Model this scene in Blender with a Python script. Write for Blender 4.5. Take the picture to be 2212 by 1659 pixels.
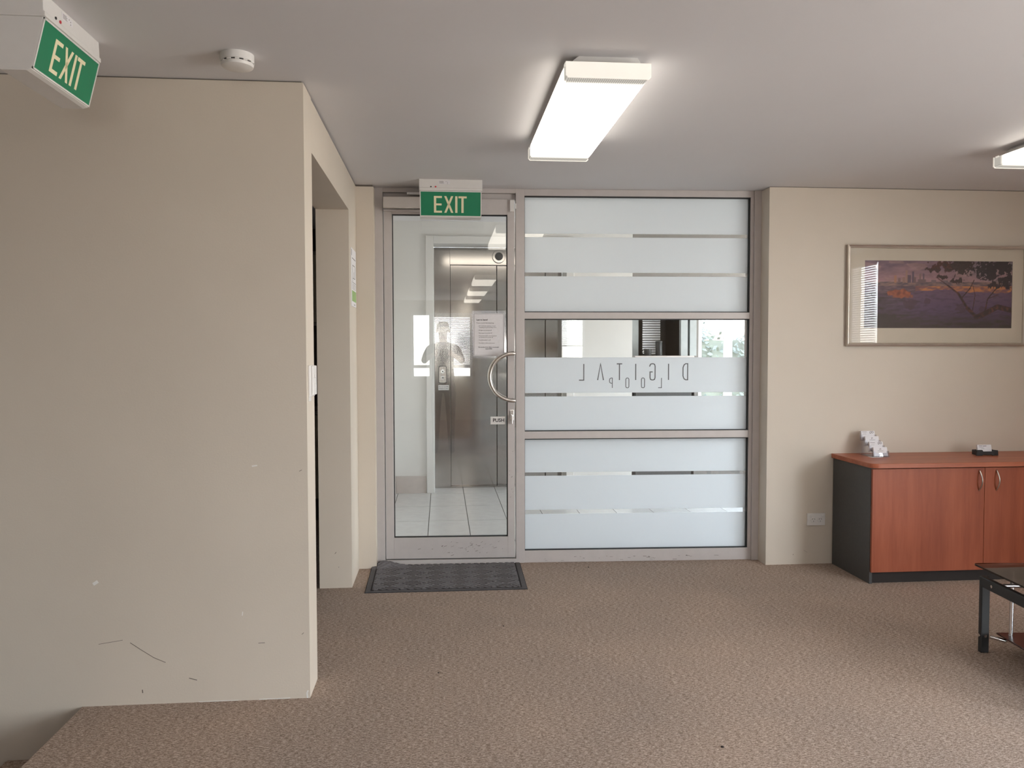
import bpy, math, random
from mathutils import Vector, Matrix
random.seed(7)
PI = math.pi
S = bpy.context.scene
COL = S.collection
for o in list(bpy.data.objects):
    bpy.data.objects.remove(o, do_unlink=True)

# ------------------------------------------------------------------ camera
cd = bpy.data.cameras.new('camera')
cd.sensor_fit = 'HORIZONTAL'; cd.sensor_width = 36.0
cd.lens = 36.0 * 1720 / 2212
cd.clip_start = 0.02; cd.clip_end = 200
cam = bpy.data.objects.new('camera', cd); COL.objects.link(cam)
yaw, pit, roll = math.radians(5.05), math.radians(2.28), math.radians(-0.09)
cam.matrix_world = (Matrix.Translation((0, 0, 1.362)) @ Matrix.Rotation(-yaw, 4, 'Z')
                    @ Matrix.Rotation(PI/2 - pit, 4, 'X') @ Matrix.Rotation(roll, 4, 'Z'))
S.camera = cam

# ------------------------------------------------------------------ world, daylight, exposure
SKY = 19.0
LAMP = 5.5
w = bpy.data.worlds.new('sky'); S.world = w; w.use_nodes = True
nt = w.node_tree; nt.nodes.clear()
wo = nt.nodes.new('ShaderNodeOutputWorld'); bg = nt.nodes.new('ShaderNodeBackground')
tc = nt.nodes.new('ShaderNodeTexCoord'); sp = nt.nodes.new('ShaderNodeSeparateXYZ')
rp = nt.nodes.new('ShaderNodeValToRGB')
nt.links.new(tc.outputs['Generated'], sp.inputs[0]); nt.links.new(sp.outputs[2], rp.inputs[0])
e = rp.color_ramp.elements
e[0].position = 0.0; e[0].color = (0.52, 0.50, 0.47, 1)
e[1].position = 0.06; e[1].color = (0.93, 0.97, 1.0, 1)
e2 = rp.color_ramp.elements.new(1.0); e2.color = (0.62, 0.78, 1.0, 1)
nt.links.new(rp.outputs[0], bg.inputs[0]); bg.inputs[1].default_value = SKY
nt.links.new(bg.outputs[0], wo.inputs[0])

def portal(name, loc, rot, sx, sy):
    l = bpy.data.lights.new(name, 'AREA'); l.shape = 'RECTANGLE'; l.size = sx; l.size_y = sy
    l.cycles.is_portal = True
    o = bpy.data.objects.new(name, l); COL.objects.link(o)
    o.location = loc; o.rotation_euler = rot
    return o
# daylight openings (portals only guide the sky light through the real window openings)
portal('daylight_portal', (4.53, 0.17, 1.22), (0, PI/2, 0), 2.2, 2.15)
portal('daylight_portal', (4.53, 1.70, 1.25), (0, PI/2, 0), 2.3, 0.6)
portal('daylight_portal', (0.01, -5.93, 1.50), (PI/2, 0, 0), 1.2, 1.3)
portal('daylight_portal', (1.80, -5.93, 1.50), (PI/2, 0, 0), 0.5, 1.3)
portal('daylight_portal', (3.00, 7.98, 1.37), (-PI/2, 0, 0), 0.8, 1.14)
portal('daylight_portal', (4.06, 6.60, 1.45), (0, PI/2, 0), 1.5, 1.6)

S.view_settings.view_transform = 'Standard'
S.view_settings.look = 'None'
S.view_settings.gamma = 1.0
S.view_settings.use_curve_mapping = False
S.view_settings.exposure = 0.50
S.cycles.max_bounces = 10; S.cycles.diffuse_bounces = 6; S.cycles.glossy_bounces = 5
S.cycles.transmission_bounces = 8; S.cycles.transparent_max_bounces = 16
S.cycles.sample_clamp_indirect = 6.0
S.cycles.caustics_reflective = False; S.cycles.caustics_refractive = False

# ------------------------------------------------------------------ materials
def mat(name):
    m = bpy.data.materials.new(name); m.use_nodes = True
    return m, m.node_tree, m.node_tree.nodes['Principled BSDF']
def srgb(r, g, b):
    f = lambda c: (c/255/12.92) if c/255 <= 0.04045 else ((c/255+0.055)/1.055)**2.4
    return (f(r), f(g), f(b), 1)
def N(nt, t, **kw):
    n = nt.nodes.new(t)
    for k, v in kw.items(): setattr(n, k, v)
    return n
def coords(nt, scale=(1, 1, 1), rot=(0, 0, 0)):
    t = N(nt, 'ShaderNodeTexCoord'); mp = N(nt, 'ShaderNodeMapping')
    mp.inputs['Scale'].default_value = scale; mp.inputs['Rotation'].default_value = rot
    nt.links.new(t.outputs['Object'], mp.inputs[0]); return mp.outputs[0]
def noise(nt, vec, sc, det=2, rough=0.5):
    n = N(nt, 'ShaderNodeTexNoise'); n.inputs['Scale'].default_value = sc
    n.inputs['Detail'].default_value = det; n.inputs['Roughness'].default_value = rough
    nt.links.new(vec, n.inputs['Vector']); return n.outputs['Fac']
def ramp(nt, fac, stops):
    r = N(nt, 'ShaderNodeValToRGB'); nt.links.new(fac, r.inputs[0]); el = r.color_ramp.elements
    el[0].position, el[0].color = stops[0]; el[1].position, el[1].color = stops[1]
    for p, c in stops[2:]:
        x = el.new(p); x.color = c
    return r.outputs[0]
def bump(nt, bs, h, strength, dist=0.002):
    b = N(nt, 'ShaderNodeBump'); b.inputs['Strength'].default_value = strength
    b.inputs['Distance'].default_value = dist
    nt.links.new(h, b.inputs['Height']); nt.links.new(b.outputs[0], bs.inputs['Normal'])
def plain(name, col, rough=0.5, metal=0.0, var=0.04, nscale=20, bmp=0.0, bscale=400, coat=0):
    m, nt, b = mat(name)
    v = coords(nt); f = noise(nt, v, nscale, 3)
    c0 = tuple(c*(1-var) for c in col[:3])+(1,); c1 = tuple(min(1, c*(1+var)) for c in col[:3])+(1,)
    nt.links.new(ramp(nt, f, [(0.35, c0), (0.65, c1)]), b.inputs['Base Color'])
    b.inputs['Roughness'].default_value = rough; b.inputs['Metallic'].default_value = metal
    if coat: b.inputs['Coat Weight'].default_value = coat; b.inputs['Coat Roughness'].default_value = 0.1
    if bmp: bump(nt, b, noise(nt, v, bscale, 2), bmp)
    return m
M = {}
M['wall'] = plain('cream_wall_paint', (0.62, 0.55, 0.465), 0.55, var=0.025, nscale=1.5, bmp=0.12, bscale=140)
M['wall_white'] = plain('off_white_hall_paint', (0.66, 0.65, 0.625), 0.55, var=0.02, nscale=2, bmp=0.08, bscale=140)
M['ceiling'] = plain('ceiling_paint', (0.68, 0.67, 0.685), 0.7, var=0.012, nscale=1.0, bmp=0.05, bscale=200)
M['shadow_gap'] = plain('dark_shadow_gap', (0.16, 0.135, 0.115), 0.9)
M['alu'] = plain('silver_grey_powder_coat', (0.54, 0.50, 0.485), 0.42, metal=0.15, var=0.02, bmp=0.03, bscale=900)
M['gasket'] = plain('black_rubber_gasket', (0.015, 0.016, 0.018), 0.6)
M['white_plastic'] = plain('white_plastic', (0.74, 0.72, 0.70), 0.35, var=0.015)
M['black_plastic'] = plain('black_plastic', (0.018, 0.018, 0.02), 0.4)
M['chrome'] = plain('chrome', (0.75, 0.75, 0.76), 0.12, metal=1.0, var=0.01)
M['lift_steel'] = plain('lift_stainless', (0.34, 0.32, 0.305), 0.10, metal=1.0, var=0.03, nscale=3)
_n = M['lift_steel'].node_tree; _b = _n.nodes['Principled BSDF']; _b.inputs['Anisotropic'].default_value = 0.3; _b.inputs['Anisotropic Rotation'].default_value = 0.25   # vertical brushing
_t = _n.nodes.new('ShaderNodeTangent'); _t.direction_type = 'RADIAL'; _t.axis = 'Z'; _n.links.new(_t.outputs[0], _b.inputs['Tangent'])
M['brushed'] = plain('satin_stainless', (0.60, 0.565, 0.53), 0.27, metal=1.0, var=0.03, nscale=8)
M['chrome_satin'] = plain('bright_satin_steel', (0.80, 0.76, 0.72), 0.22, metal=1.0, var=0.02)
M['green'] = plain('exit_green', srgb(16, 126, 88), 0.35, var=0.05, nscale=9)
M['exit_cream'] = plain('luminous_cream', srgb(238, 226, 190), 0.5, var=0.01)
M['red'] = plain('red_indicator', (0.55, 0.02, 0.04), 0.3)
M['paper'] = plain('white_paper', (0.76, 0.74, 0.76), 0.6, var=0.02, nscale=60)
M['ink'] = plain('dark_print', (0.04, 0.035, 0.04), 0.7)
M['grey_ink'] = plain('grey_print', (0.20, 0.18, 0.18), 0.7)
M['letter_grey'] = plain('grey_vinyl_letter', (0.125, 0.125, 0.13), 0.5)
M['cabinet_dark'] = plain('charcoal_laminate', (0.062, 0.062, 0.062), 0.5, var=0.06, nscale=80, bmp=0.05)
M['steel_dark'] = plain('black_powder_steel', (0.020, 0.021, 0.022), 0.5)
M['mullion_white'] = plain('white_window_frame', (0.80, 0.80, 0.80), 0.4)
M['scuff'] = plain('scuff_brown', (0.16, 0.13, 0.11), 0.8)
M['chip'] = plain('bare_plaster_chip', (0.75, 0.73, 0.70), 0.8)
M['kitchen_door'] = plain('olive_cream_laminate', (0.33, 0.30, 0.22), 0.45)
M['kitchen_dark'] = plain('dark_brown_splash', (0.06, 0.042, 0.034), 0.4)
M['bench'] = plain('grey_benchtop', (0.20, 0.18, 0.16), 0.35)
M['blind'] = plain('white_blind_slat', (0.78, 0.79, 0.82), 0.5)
M['dark_wall'] = plain('grey_brown_wall', (0.20, 0.185, 0.17), 0.6)
M['grey_panel'] = plain('pale_grey_panel', (0.42, 0.45, 0.45), 0.5)

# carpet: short corded loop pile with cross-wise flecks
m, nt, b = mat('brown_cord_carpet'); M['carpet'] = m
v1 = coords(nt, (55, 230, 100)); n1 = noise(nt, v1, 1.0, 4, 0.65)
v2 = coords(nt, (150, 460, 200)); n2 = noise(nt, v2, 1.0, 3, 0.6)
v3 = coords(nt); n3 = noise(nt, v3, 1.1, 4, 0.6)
mx = N(nt, 'ShaderNodeMath', operation='ADD'); mul = N(nt, 'ShaderNodeMath', operation='MULTIPLY')
nt.links.new(n2, mul.inputs[0]); mul.inputs[1].default_value = 0.9
nt.links.new(n1, mx.inputs[0]); nt.links.new(mul.outputs[0], mx.inputs[1])
colr = ramp(nt, mx.outputs[0], [(0.66, (0.075, 0.054, 0.043, 1)), (1.20, (0.53, 0.425, 0.36, 1)),
                                (0.80, (0.225, 0.168, 0.134, 1)), (0.98, (0.315, 0.238, 0.192, 1))])
big = ramp(nt, n3, [(0.30, (0.86, 0.87, 0.88, 1)), (0.70, (1.08, 1.05, 1.02, 1))])
mm = N(nt, 'ShaderNodeMix', data_type='RGBA', blend_type='MULTIPLY'); mm.inputs[0].default_value = 1
nt.links.new(colr, mm.inputs[6]); nt.links.new(big, mm.inputs[7])
nt.links.new(mm.outputs[2], b.inputs['Base Color']); b.inputs['Roughness'].default_value = 0.95
b.inputs['Specular IOR Level'].default_value = 0.1
bump(nt, b, mx.outputs[0], 0.4, 0.003)

# entrance mat (ribs are geometry, this is the pile)
m, nt, b = mat('charcoal_ribbed_mat'); M['mat'] = m
v = coords(nt); f = noise(nt, v, 420, 3, 0.7)
nt.links.new(ramp(nt, f, [(0.3, (0.09, 0.084, 0.088, 1)), (0.7, (0.25, 0.235, 0.24, 1))]), b.inputs['Base Color'])
b.inputs['Roughness'].default_value = 0.95; b.inputs['Specular IOR Level'].default_value = 0.1
bump(nt, b, f, 0.6, 0.002)
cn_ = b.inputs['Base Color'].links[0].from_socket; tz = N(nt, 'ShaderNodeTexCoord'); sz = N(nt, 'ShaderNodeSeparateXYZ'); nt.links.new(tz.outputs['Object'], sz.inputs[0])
grv = ramp(nt, sz.outputs[2], [(0.0035, (0.30, 0.30, 0.30, 1)), (0.0080, (1, 1, 1, 1))])   # groove shade put into the colour, darker where the mat is low
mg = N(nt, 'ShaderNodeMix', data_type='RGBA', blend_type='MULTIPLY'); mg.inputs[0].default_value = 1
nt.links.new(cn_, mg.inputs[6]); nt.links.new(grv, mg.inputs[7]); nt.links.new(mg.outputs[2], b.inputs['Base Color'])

# red-brown wood-look laminate, grain vertical (doors) or along X (top)
def wood(name, sc, c0, c1, c2, rough):
    m, nt, b = mat(name)
    v = coords(nt, sc); n = noise(nt, v, 1, 4, 0.6)
    fine = noise(nt, coords(nt, tuple(s*9 for s in sc)), 1, 2)
    ad = N(nt, 'ShaderNodeMath', operation='MULTIPLY_ADD'); nt.links.new(fine, ad.inputs[0])
    ad.inputs[1].default_value = 0.22; nt.links.new(n, ad.inputs[2])
    nt.links.new(ramp(nt, ad.outputs[0], [(0.42, c0), (0.80, c2), (0.6, c1)]), b.inputs['Base Color'])
    b.inputs['Roughness'].default_value = rough; b.inputs['Specular IOR Level'].default_value = 0.3
    return m
M['wood_door'] = wood('red_beech_laminate_door', (9, 9, 0.8), (0.235, 0.055, 0.025, 1), (0.295, 0.075, 0.034, 1), (0.355, 0.098, 0.046, 1), 0.42)
M['wood_top'] = wood('red_beech_laminate_top', (1.2, 18, 18), (0.33, 0.095, 0.048, 1), (0.40, 0.125, 0.066, 1), (0.46, 0.155, 0.085, 1), 0.36)
M['tile'] = plain('pale_grey_floor_tile', (0.56, 0.555, 0.54), 0.22, var=0.03, nscale=14)
M['grout'] = plain('dark_grout', (0.04, 0.04, 0.04), 0.9)
M['skirt_tile'] = plain('beige_skirting_tile', (0.50, 0.45, 0.42), 0.3, var=0.03)

def glass(name, tint, base=0.045, extra=0.9, refl_rough=0.0):
    m = bpy.data.materials.new(name); m.use_nodes = True; nt = m.node_tree; nt.nodes.clear()
    o = N(nt, 'ShaderNodeOutputMaterial'); tr = N(nt, 'ShaderNodeBsdfTransparent'); gl = N(nt, 'ShaderNodeBsdfGlossy')
    tr.inputs[0].default_value = tint; gl.inputs['Roughness'].default_value = refl_rough
    lw = N(nt, 'ShaderNodeLayerWeight'); lw.inputs[0].default_value = 0.5
    pw = N(nt, 'ShaderNodeMath', operation='POWER'); nt.links.new(lw.outputs['Facing'], pw.inputs[0]); pw.inputs[1].default_value = 5
    ma = N(nt, 'ShaderNodeMath', operation='MULTIPLY_ADD'); nt.links.new(pw.outputs[0], ma.inputs[0])
    ma.inputs[1].default_value = extra; ma.inputs[2].default_value = base
    mx = N(nt, 'ShaderNodeMixShader'); nt.links.new(ma.outputs[0], mx.inputs[0])
    nt.links.new(tr.outputs[0], mx.inputs[1]); nt.links.new(gl.outputs[0], mx.inputs[2])
    nt.links.new(mx.outputs[0], o.inputs[0]); return m
M['glass'] = glass('clear_glass', (0.985, 0.987, 0.98, 1), 0.055)
M['picture_glass'] = glass('picture_glass', (0.995, 0.99, 0.985, 1), 0.025)
M['glass_win'] = glass('window_glass', (0.98, 0.99, 0.99, 1), 0.03)
M['glass_dark'] = glass('smoked_table_glass', (0.32, 0.30, 0.29, 1), 0.06)
M['acrylic'] = glass('clear_acrylic', (0.93, 0.93, 0.95, 1), 0.08)
M['sleeve'] = glass('plastic_sleeve', (0.95, 0.94, 0.96, 1), 0.06, refl_rough=0.15)

# frosted film: scatters what light comes through, and takes a little room light
m = bpy.data.materials.new('frosted_window_film'); m.use_nodes = True; nt = m.node_tree; nt.nodes.clear(); M['frost'] = m
o = N(nt, 'ShaderNodeOutputMaterial'); t = N(nt, 'ShaderNodeBsdfTranslucent'); d = N(nt, 'ShaderNodeBsdfDiffuse')
t.inputs[0].default_value = (0.90, 0.93, 0.955, 1); d.inputs[0].default_value = (0.80, 0.83, 0.85, 1)
mx = N(nt, 'ShaderNodeMixShader'); mx.inputs[0].default_value = 0.42
nt.links.new(t.outputs[0], mx.inputs[1]); nt.links.new(d.outputs[0], mx.inputs[2])
g = N(nt, 'ShaderNodeBsdfGlossy'); g.inputs['Roughness'].default_value = 0.35
mx2 = N(nt, 'ShaderNodeMixShader'); mx2.inputs[0].default_value = 0.03
nt.links.new(mx.outputs[0], mx2.inputs[1]); nt.links.new(g.outputs[0], mx2.inputs[2]); nt.links.new(mx2.outputs[0], o.inputs[0])

def lamp_mat(name, strength, half, col=(1.0, 0.93, 0.82, 1), axis=1):
    # fluorescent diffuser: ribbed prismatic acrylic, the tubes stop short of the ends
    m = bpy.data.materials.new(name); m.use_nodes = True; nt = m.node_tree; nt.nodes.clear()
    o = N(nt, 'ShaderNodeOutputMaterial'); em = N(nt, 'ShaderNodeEmission'); em.inputs[0].default_value = col
    t = N(nt, 'ShaderNodeTexCoord'); s = N(nt, 'ShaderNodeSeparateXYZ'); nt.links.new(t.outputs['Object'], s.inputs[0])
    ab = N(nt, 'ShaderNodeMath', operation='ABSOLUTE'); nt.links.new(s.outputs[axis], ab.inputs[0])
    mr = N(nt, 'ShaderNodeMapRange', interpolation_type='SMOOTHSTEP'); nt.links.new(ab.outputs[0], mr.inputs[0])
    mr.inputs[1].default_value = half-0.13; mr.inputs[2].default_value = half-0.045
    mr.inputs[3].default_value = strength; mr.inputs[4].default_value = 0.42
    wv = N(nt, 'ShaderNodeMath', operation='SINE'); k = N(nt, 'ShaderNodeMath', operation='MULTIPLY')
    nt.links.new(s.outputs[1-axis], k.inputs[0]); k.inputs[1].default_value = 2*PI/0.0075
    nt.links.new(k.outputs[0], wv.inputs[0])
    k2 = N(nt, 'ShaderNodeMath', operation='MULTIPLY_ADD'); nt.links.new(wv.outputs[0], k2.inputs[0])
    k2.inputs[1].default_value = 0.22; k2.inputs[2].default_value = 0.85
    k3 = N(nt, 'ShaderNodeMath', operation='MULTIPLY'); nt.links.new(k2.outputs[0], k3.inputs[0]); nt.links.new(mr.outputs[0], k3.inputs[1])
    nt.links.new(k3.outputs[0], em.inputs[1]); nt.links.new(em.outputs[0], o.inputs[0]); return m
M['lamp'] = lamp_mat('lit_prismatic_diffuser', LAMP, 0.6)
M['hall_lamp'] = lamp_mat('lit_hall_diffuser', LAMP*1.0, 0.62, axis=0)
M['lamp_cap'] = plain('white_translucent_end_cap', (0.85, 0.83, 0.78), 0.3)
b_ = M['lamp_cap'].node_tree.nodes['Principled BSDF']; b_.inputs['Emission Color'].default_value = (1, 0.94, 0.84, 1); b_.inputs['Emission Strength'].default_value = 0.30

# ------------------------------------------------------------------ mesh helpers
class MB:
    def __init__(s, T=None): s.v = []; s.f = []; s.T = T
    def add(s, vs, fs):
        n = len(s.v)
        s.v += [(s.T @ Vector(p)) if s.T else Vector(p) for p in vs]
        s.f += [tuple(i+n for i in f) for f in fs]; return s
    def box(s, x0, x1, y0, y1, z0, z1):
        vs = [(x, y, z) for z in (z0, z1) for y in (y0, y1) for x in (x0, x1)]
        return s.add(vs, [(0,2,3,1),(4,5,7,6),(0,1,5,4),(2,6,7,3),(0,4,6,2),(1,3,7,5)])
    def prism(s, poly, a, b, axis='y'):
        # poly: 2D outline; extruded from a to b along axis
        def P(p, t):
            return {'y': (p[0], t, p[1]), 'z': (p[0], p[1], t), 'x': (t, p[0], p[1])}[axis]
        n = len(poly)
        vs = [P(p, a) for p in poly] + [P(p, b) for p in poly]
        fs = [tuple(range(n)), tuple(range(2*n-1, n-1, -1))]
        fs += [(i, i+n, (i+1) % n+n, (i+1) % n) for i in range(n)]
        return s.add(vs, fs)
    def tube(s, pts, r, seg=12, flat=1.0, up=None):
        pts = [Vector(p) for p in pts]; n = len(pts); rings = []; nrm = None
        for i, p in enumerate(pts):
            d = (pts[min(i+1, n-1)]-pts[max(i-1, 0)]).normalized()
            if nrm is None:
                a = Vector(up) if up else (Vector((0, 0, 1)) if abs(d.z) < 0.9 else Vector((1, 0, 0)))
                nrm = (a-d*a.dot(d)).normalized()
            else: nrm = (nrm-d*nrm.dot(d)).normalized()
            bi = d.cross(nrm); rr = r[i] if isinstance(r, (list, tuple)) else r
            rings.append([p+nrm*math.cos(2*PI*k/seg)*rr+bi*math.sin(2*PI*k/seg)*rr*flat for k in range(seg)])
        vs = [v for q in rings for v in q]
        fs = [(i*seg+k, i*seg+(k+1) % seg, (i+1)*seg+(k+1) % seg, (i+1)*seg+k) for i in range(n-1) for k in range(seg)]
        fs += [tuple(range(seg-1, -1, -1)), tuple((n-1)*seg+k for k in range(seg))]
        return s.add(vs, fs)
    def cyl(s, c, r, h, axis='z', seg=24, r2=None):
        r2 = r if r2 is None else r2; vs = []
        for t, rr in ((0, r), (h, r2)):
            for k in range(seg):
                a, b = rr*math.cos(2*PI*k/seg), rr*math.sin(2*PI*k/seg)
                q = {'z': (a, b, t), 'y': (a, t, b), 'x': (t, a, b)}[axis]
                vs.append((c[0]+q[0], c[1]+q[1], c[2]+q[2]))
        fs = [tuple(range(seg)), tuple(range(2*seg-1, seg-1, -1))]+[(k, k+seg, (k+1) % seg+seg, (k+1) % seg) for k in range(seg)]
        return s.add(vs, fs)
    def lathe(s, c, prof, seg=40):
        vs = [(c[0]+r*math.cos(2*PI*k/seg), c[1]+r*math.sin(2*PI*k/seg), c[2]+z) for r, z in prof for k in range(seg)]
        n = len(prof)
        fs = [(i*seg+k, i*seg+(k+1) % seg, (i+1)*seg+(k+1) % seg, (i+1)*seg+k) for i in range(n-1) for k in range(seg)]
        fs += [tuple(range(seg)), tuple((n-1)*seg+k for k in range(seg-1, -1, -1))]
        return s.add(vs, fs)
    def stroke(s, pts, wd, y0, y1, closed=False):
        # flat ribbon along an (x,z) polyline, mitred, thickness y0..y1
        n = len(pts); L = []; R = []
        for i in range(n):
            p = Vector(pts[i])
            a = Vector(pts[(i-1) % n]) if (closed or i > 0) else None
            c = Vector(pts[(i+1) % n]) if (closed or i < n-1) else None
            d1 = (p-a).normalized() if a is not None else (c-p).normalized()
            d2 = (c-p).normalized() if c is not None else d1
            n1 = Vector((-d1.y, d1.x)); n2 = Vector((-d2.y, d2.x)); mi = n1+n2
            if mi.length < 1e-4: mi = n1
            mi.normalize(); k = wd/2/max(0.35, mi.dot(n1))
            L.append(p+mi*k); R.append(p-mi*k)
        m_ = n if closed else n-1
        for i in range(m_):
            j = (i+1) % n
            q = [L[i], L[j], R[j], R[i]]
            s.prism([(t.x, t.y) for t in q], y0, y1, 'y')
        return s

def link(o): COL.objects.link(o); return o
def tag(o, label=None, cat=None, group=None, kind=None):
    for k, v in (('label', label), ('category', cat), ('group', group), ('kind', kind)):
        if v: o[k] = v
    return o
def root(name, loc, label=None, cat=None, group=None, kind=None, rotz=0):
    o = bpy.data.objects.new(name, None); link(o); o.empty_display_size = 0.05
    o.matrix_world = Matrix.Translation(loc) @ Matrix.Rotation(rotz, 4, 'Z')
    o['_m'] = 0; del o['_m']
    ROOTM[o.name] = o.matrix_world.copy()
    return tag(o, label, cat, group, kind)
ROOTM = {}
def obj(name, mb, mt, parent=None, bev=0, smooth=False, origin=None):
    """link the collected shapes (world coordinates) as ONE mesh object"""
    if parent is not None:
        Mx = ROOTM[parent.name]
    elif origin is not None: Mx = Matrix.Translation(origin)
    else:
        xs = [p.x for p in mb.v]; ys = [p.y for p in mb.v]; zs = [p.z for p in mb.v]
        Mx = Matrix.Translation(((min(xs)+max(xs))/2, (min(ys)+max(ys))/2, min(zs)))
    if origin is not None and parent is not None:
        W = Matrix.Translation(origin)
    elif parent is not None:
        W = Mx.copy()
    else: W = Mx
    inv = W.inverted()
    me = bpy.data.meshes.new(name)
    me.from_pydata([tuple(inv @ p) for p in mb.v], [], mb.f); me.validate()
    import bmesh
    bm = bmesh.new(); bm.from_mesh(me); bmesh.ops.recalc_face_normals(bm, faces=bm.faces); bm.to_mesh(me); bm.free()
    me.materials.append(mt)
    o = bpy.data.objects.new(name, me); link(o)
    if parent is not None:
        o.parent = parent; o.matrix_local = Mx.inverted() @ W
    else: o.matrix_world = W
    ROOTM[o.name] = W.copy()
    if smooth:
        for p in me.polygons: p.use_smooth = True
        md = o.modifiers.new('edge', 'EDGE_SPLIT'); md.split_angle = math.radians(35)
    if bev:
        md = o.modifiers.new('bevel', 'BEVEL'); md.width = bev; md.segments = 2; md.limit_method = 'ANGLE'
    return o
def box(name, x0, x1, y0, y1, z0, z1, mt, parent=None, bev=0, T=None, origin=None):
    return obj(name, MB(T).box(x0, x1, y0, y1, z0, z1), mt, parent, bev, origin=origin)
def struct(name, mb, mt, bev=0): return tag(obj(name, mb, mt, None, bev), kind='structure')
def text_mb(txt, size, T, depth=0.0003, bold=False, align='CENTER', space=1.0):
    """lettering from Blender's built-in font as mesh, in the local x-z plane of T, facing -y"""
    c = bpy.data.curves.new('t', 'FONT'); c.body = txt; c.size = size; c.align_x = align; c.align_y = 'CENTER'
    c.extrude = depth; c.resolution_u = 3; c.space_character = space
    if bold: c.offset = size*0.022
    o = bpy.data.objects.new('t', c); link(o)
    dg = bpy.context.evaluated_depsgraph_get(); dg.update()
    me = bpy.data.meshes.new_from_object(o.evaluated_get(dg))
    R = T @ Matrix.Rotation(PI/2, 4, 'X')
    mb = MB(R); mb.add([tuple(v.co) for v in me.vertices], [tuple(p.vertices) for p in me.polygons])
    bpy.data.objects.remove(o, do_unlink=True); bpy.data.curves.remove(c); bpy.data.meshes.remove(me)
    return mb

# ------------------------------------------------------------------ the room shell
HC = 2.40
FA = math.radians(2.2)                       # the glazed front stands 2.2 degrees off the walls
FT = Matrix.Translation((2.045, 5.02, 0)) @ Matrix.Rotation(-FA, 4, 'Z')   # u along it (negative to the left), y depth

fl = MB().box(-1.385, 4.6, -6.0, 5.13, -0.25, 0.0)
fl.box(-4.6, -1.385, -6.0, -0.6, -0.25, 0.0)
fl.box(-1.385, -0.72, 5.13, 6.9, -0.25, 0.0)
fl.box(-2.4, -1.385, 3.30, 6.9, -0.25, 0.0)
struct('floor', fl, M['carpet'])
# stair flight going down to the left beside the floor edge
st = root('floor_stair', (-1.5, 1.4, -0.2), kind='structure', label='carpeted stair flight going down on the left of the floor')
for k in range(4):
    box('tread', -1.385-0.283*(k+1), -1.3855-0.283*k, -0.6, 3.15, -2.6, -0.195*(k+1), M['carpet'], st, bev=0.008)

wl = MB().box(-4.6, -0.523, 3.15, 3.335, -2.6, 2.395)
struct('wall_left', wl, M['wall'])
w2 = MB().box(-0.708, -0.523, 3.335, 4.63, 2.175, 2.388).box(-0.708, -0.523, 4.63, 5.03, 0, 2.388)
w2.box(-0.72, -0.415, 5.03, 5.30, 0, 2.388)
struct('wall_side', w2, M['wall'])
gap = MB().box(-4.6, -0.531, 3.156, 3.30, 2.395, HC).box(-0.71, -0.531, 3.2, 5.04, 2.388, HC).box(-0.71, -0.423, 5.038, 5.3, 2.388, HC)
struct('trim_1', gap, M['shadow_gap'])
wb = MB().box(2.058, 4.6, 4.882, 5.06, 0, 2.396)
struct('wall_back', wb, M['wall'])
struct('trim_2', MB().box(2.064, 4.6, 4.888, 5.05, 2.396, HC), M['shadow_gap'])
struct('ceiling', MB().box(-4.6, 4.6, -6.0, 5.12, HC, HC+0.12).box(-2.4, -0.55, 5.12, 6.9, HC, HC+0.12), M['ceiling'])
# wall_right at X=4.4 with full-height windows, wall_rear at Y=-5.8
def wall_x(mb, x0, x1, y0, y1, z0, z1, holes):
    ys = sorted([y0, y1]+[h[0] for h in holes]+[h[1] for h in holes])
    for a, b_ in zip(ys[:-1], ys[1:]):
        h = [q for q in holes if q[0] <= a+1e-6 and q[1] >= b_-1e-6]
        if h:
            mb.box(x0, x1, a, b_, z0, h[0][2]); mb.box(x0, x1, a, b_, h[0][3], z1)
        else: mb.box(x0, x1, a, b_, z0, z1)
    return mb
def wall_y(mb, y0, y1, x0, x1, z0, z1, holes):
    xs = sorted([x0, x1]+[h[0] for h in holes]+[h[1] for h in holes])
    for a, b_ in zip(xs[:-1], xs[1:]):
        h = [q for q in holes if q[0] <= a+1e-6 and q[1] >= b_-1e-6]
        if h:
            mb.box(a, b_, y0, y1, z0, h[0][2]); mb.box(a, b_, y0, y1, h[0][3], z1)
        else: mb.box(a, b_, y0, y1, z0, z1)
    return mb
RW = [(-0.9, 1.25, 0.1, 2.33), (1.40, 2.0, 0.1, 2.33)]
struct('wall_right', wall_x(MB(), 4.4, 4.55, -5.9, 4.882, 0, HC, RW), M['wall'])
BW = [(-0.6, 0.62, 0.84, 2.15), (1.55, 2.05, 0.84, 2.15)]
struct('wall_rear', wall_y(MB(), -5.95, -5.8, -4.6, 4.55, 0, HC, BW), M['wall'])
struct('floor_lower', MB().box(-4.6, -1.385, -0.72, 3.30, -2.7, -2.6), M['carpet'])
struct('wall_stair_side', MB().box(-1.385, -1.30, -0.72, 3.30, -2.6, -0.25), M['wall'])
struct('wall_far_left', MB().box(-4.6, -4.45, -6.0, 3.2, -2.6, HC), M['dark_wall'])
struct('wall_stair', MB().box(-4.5, -1.385, -0.72, -0.6, -2.6, -0.25), M['wall'])

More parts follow.
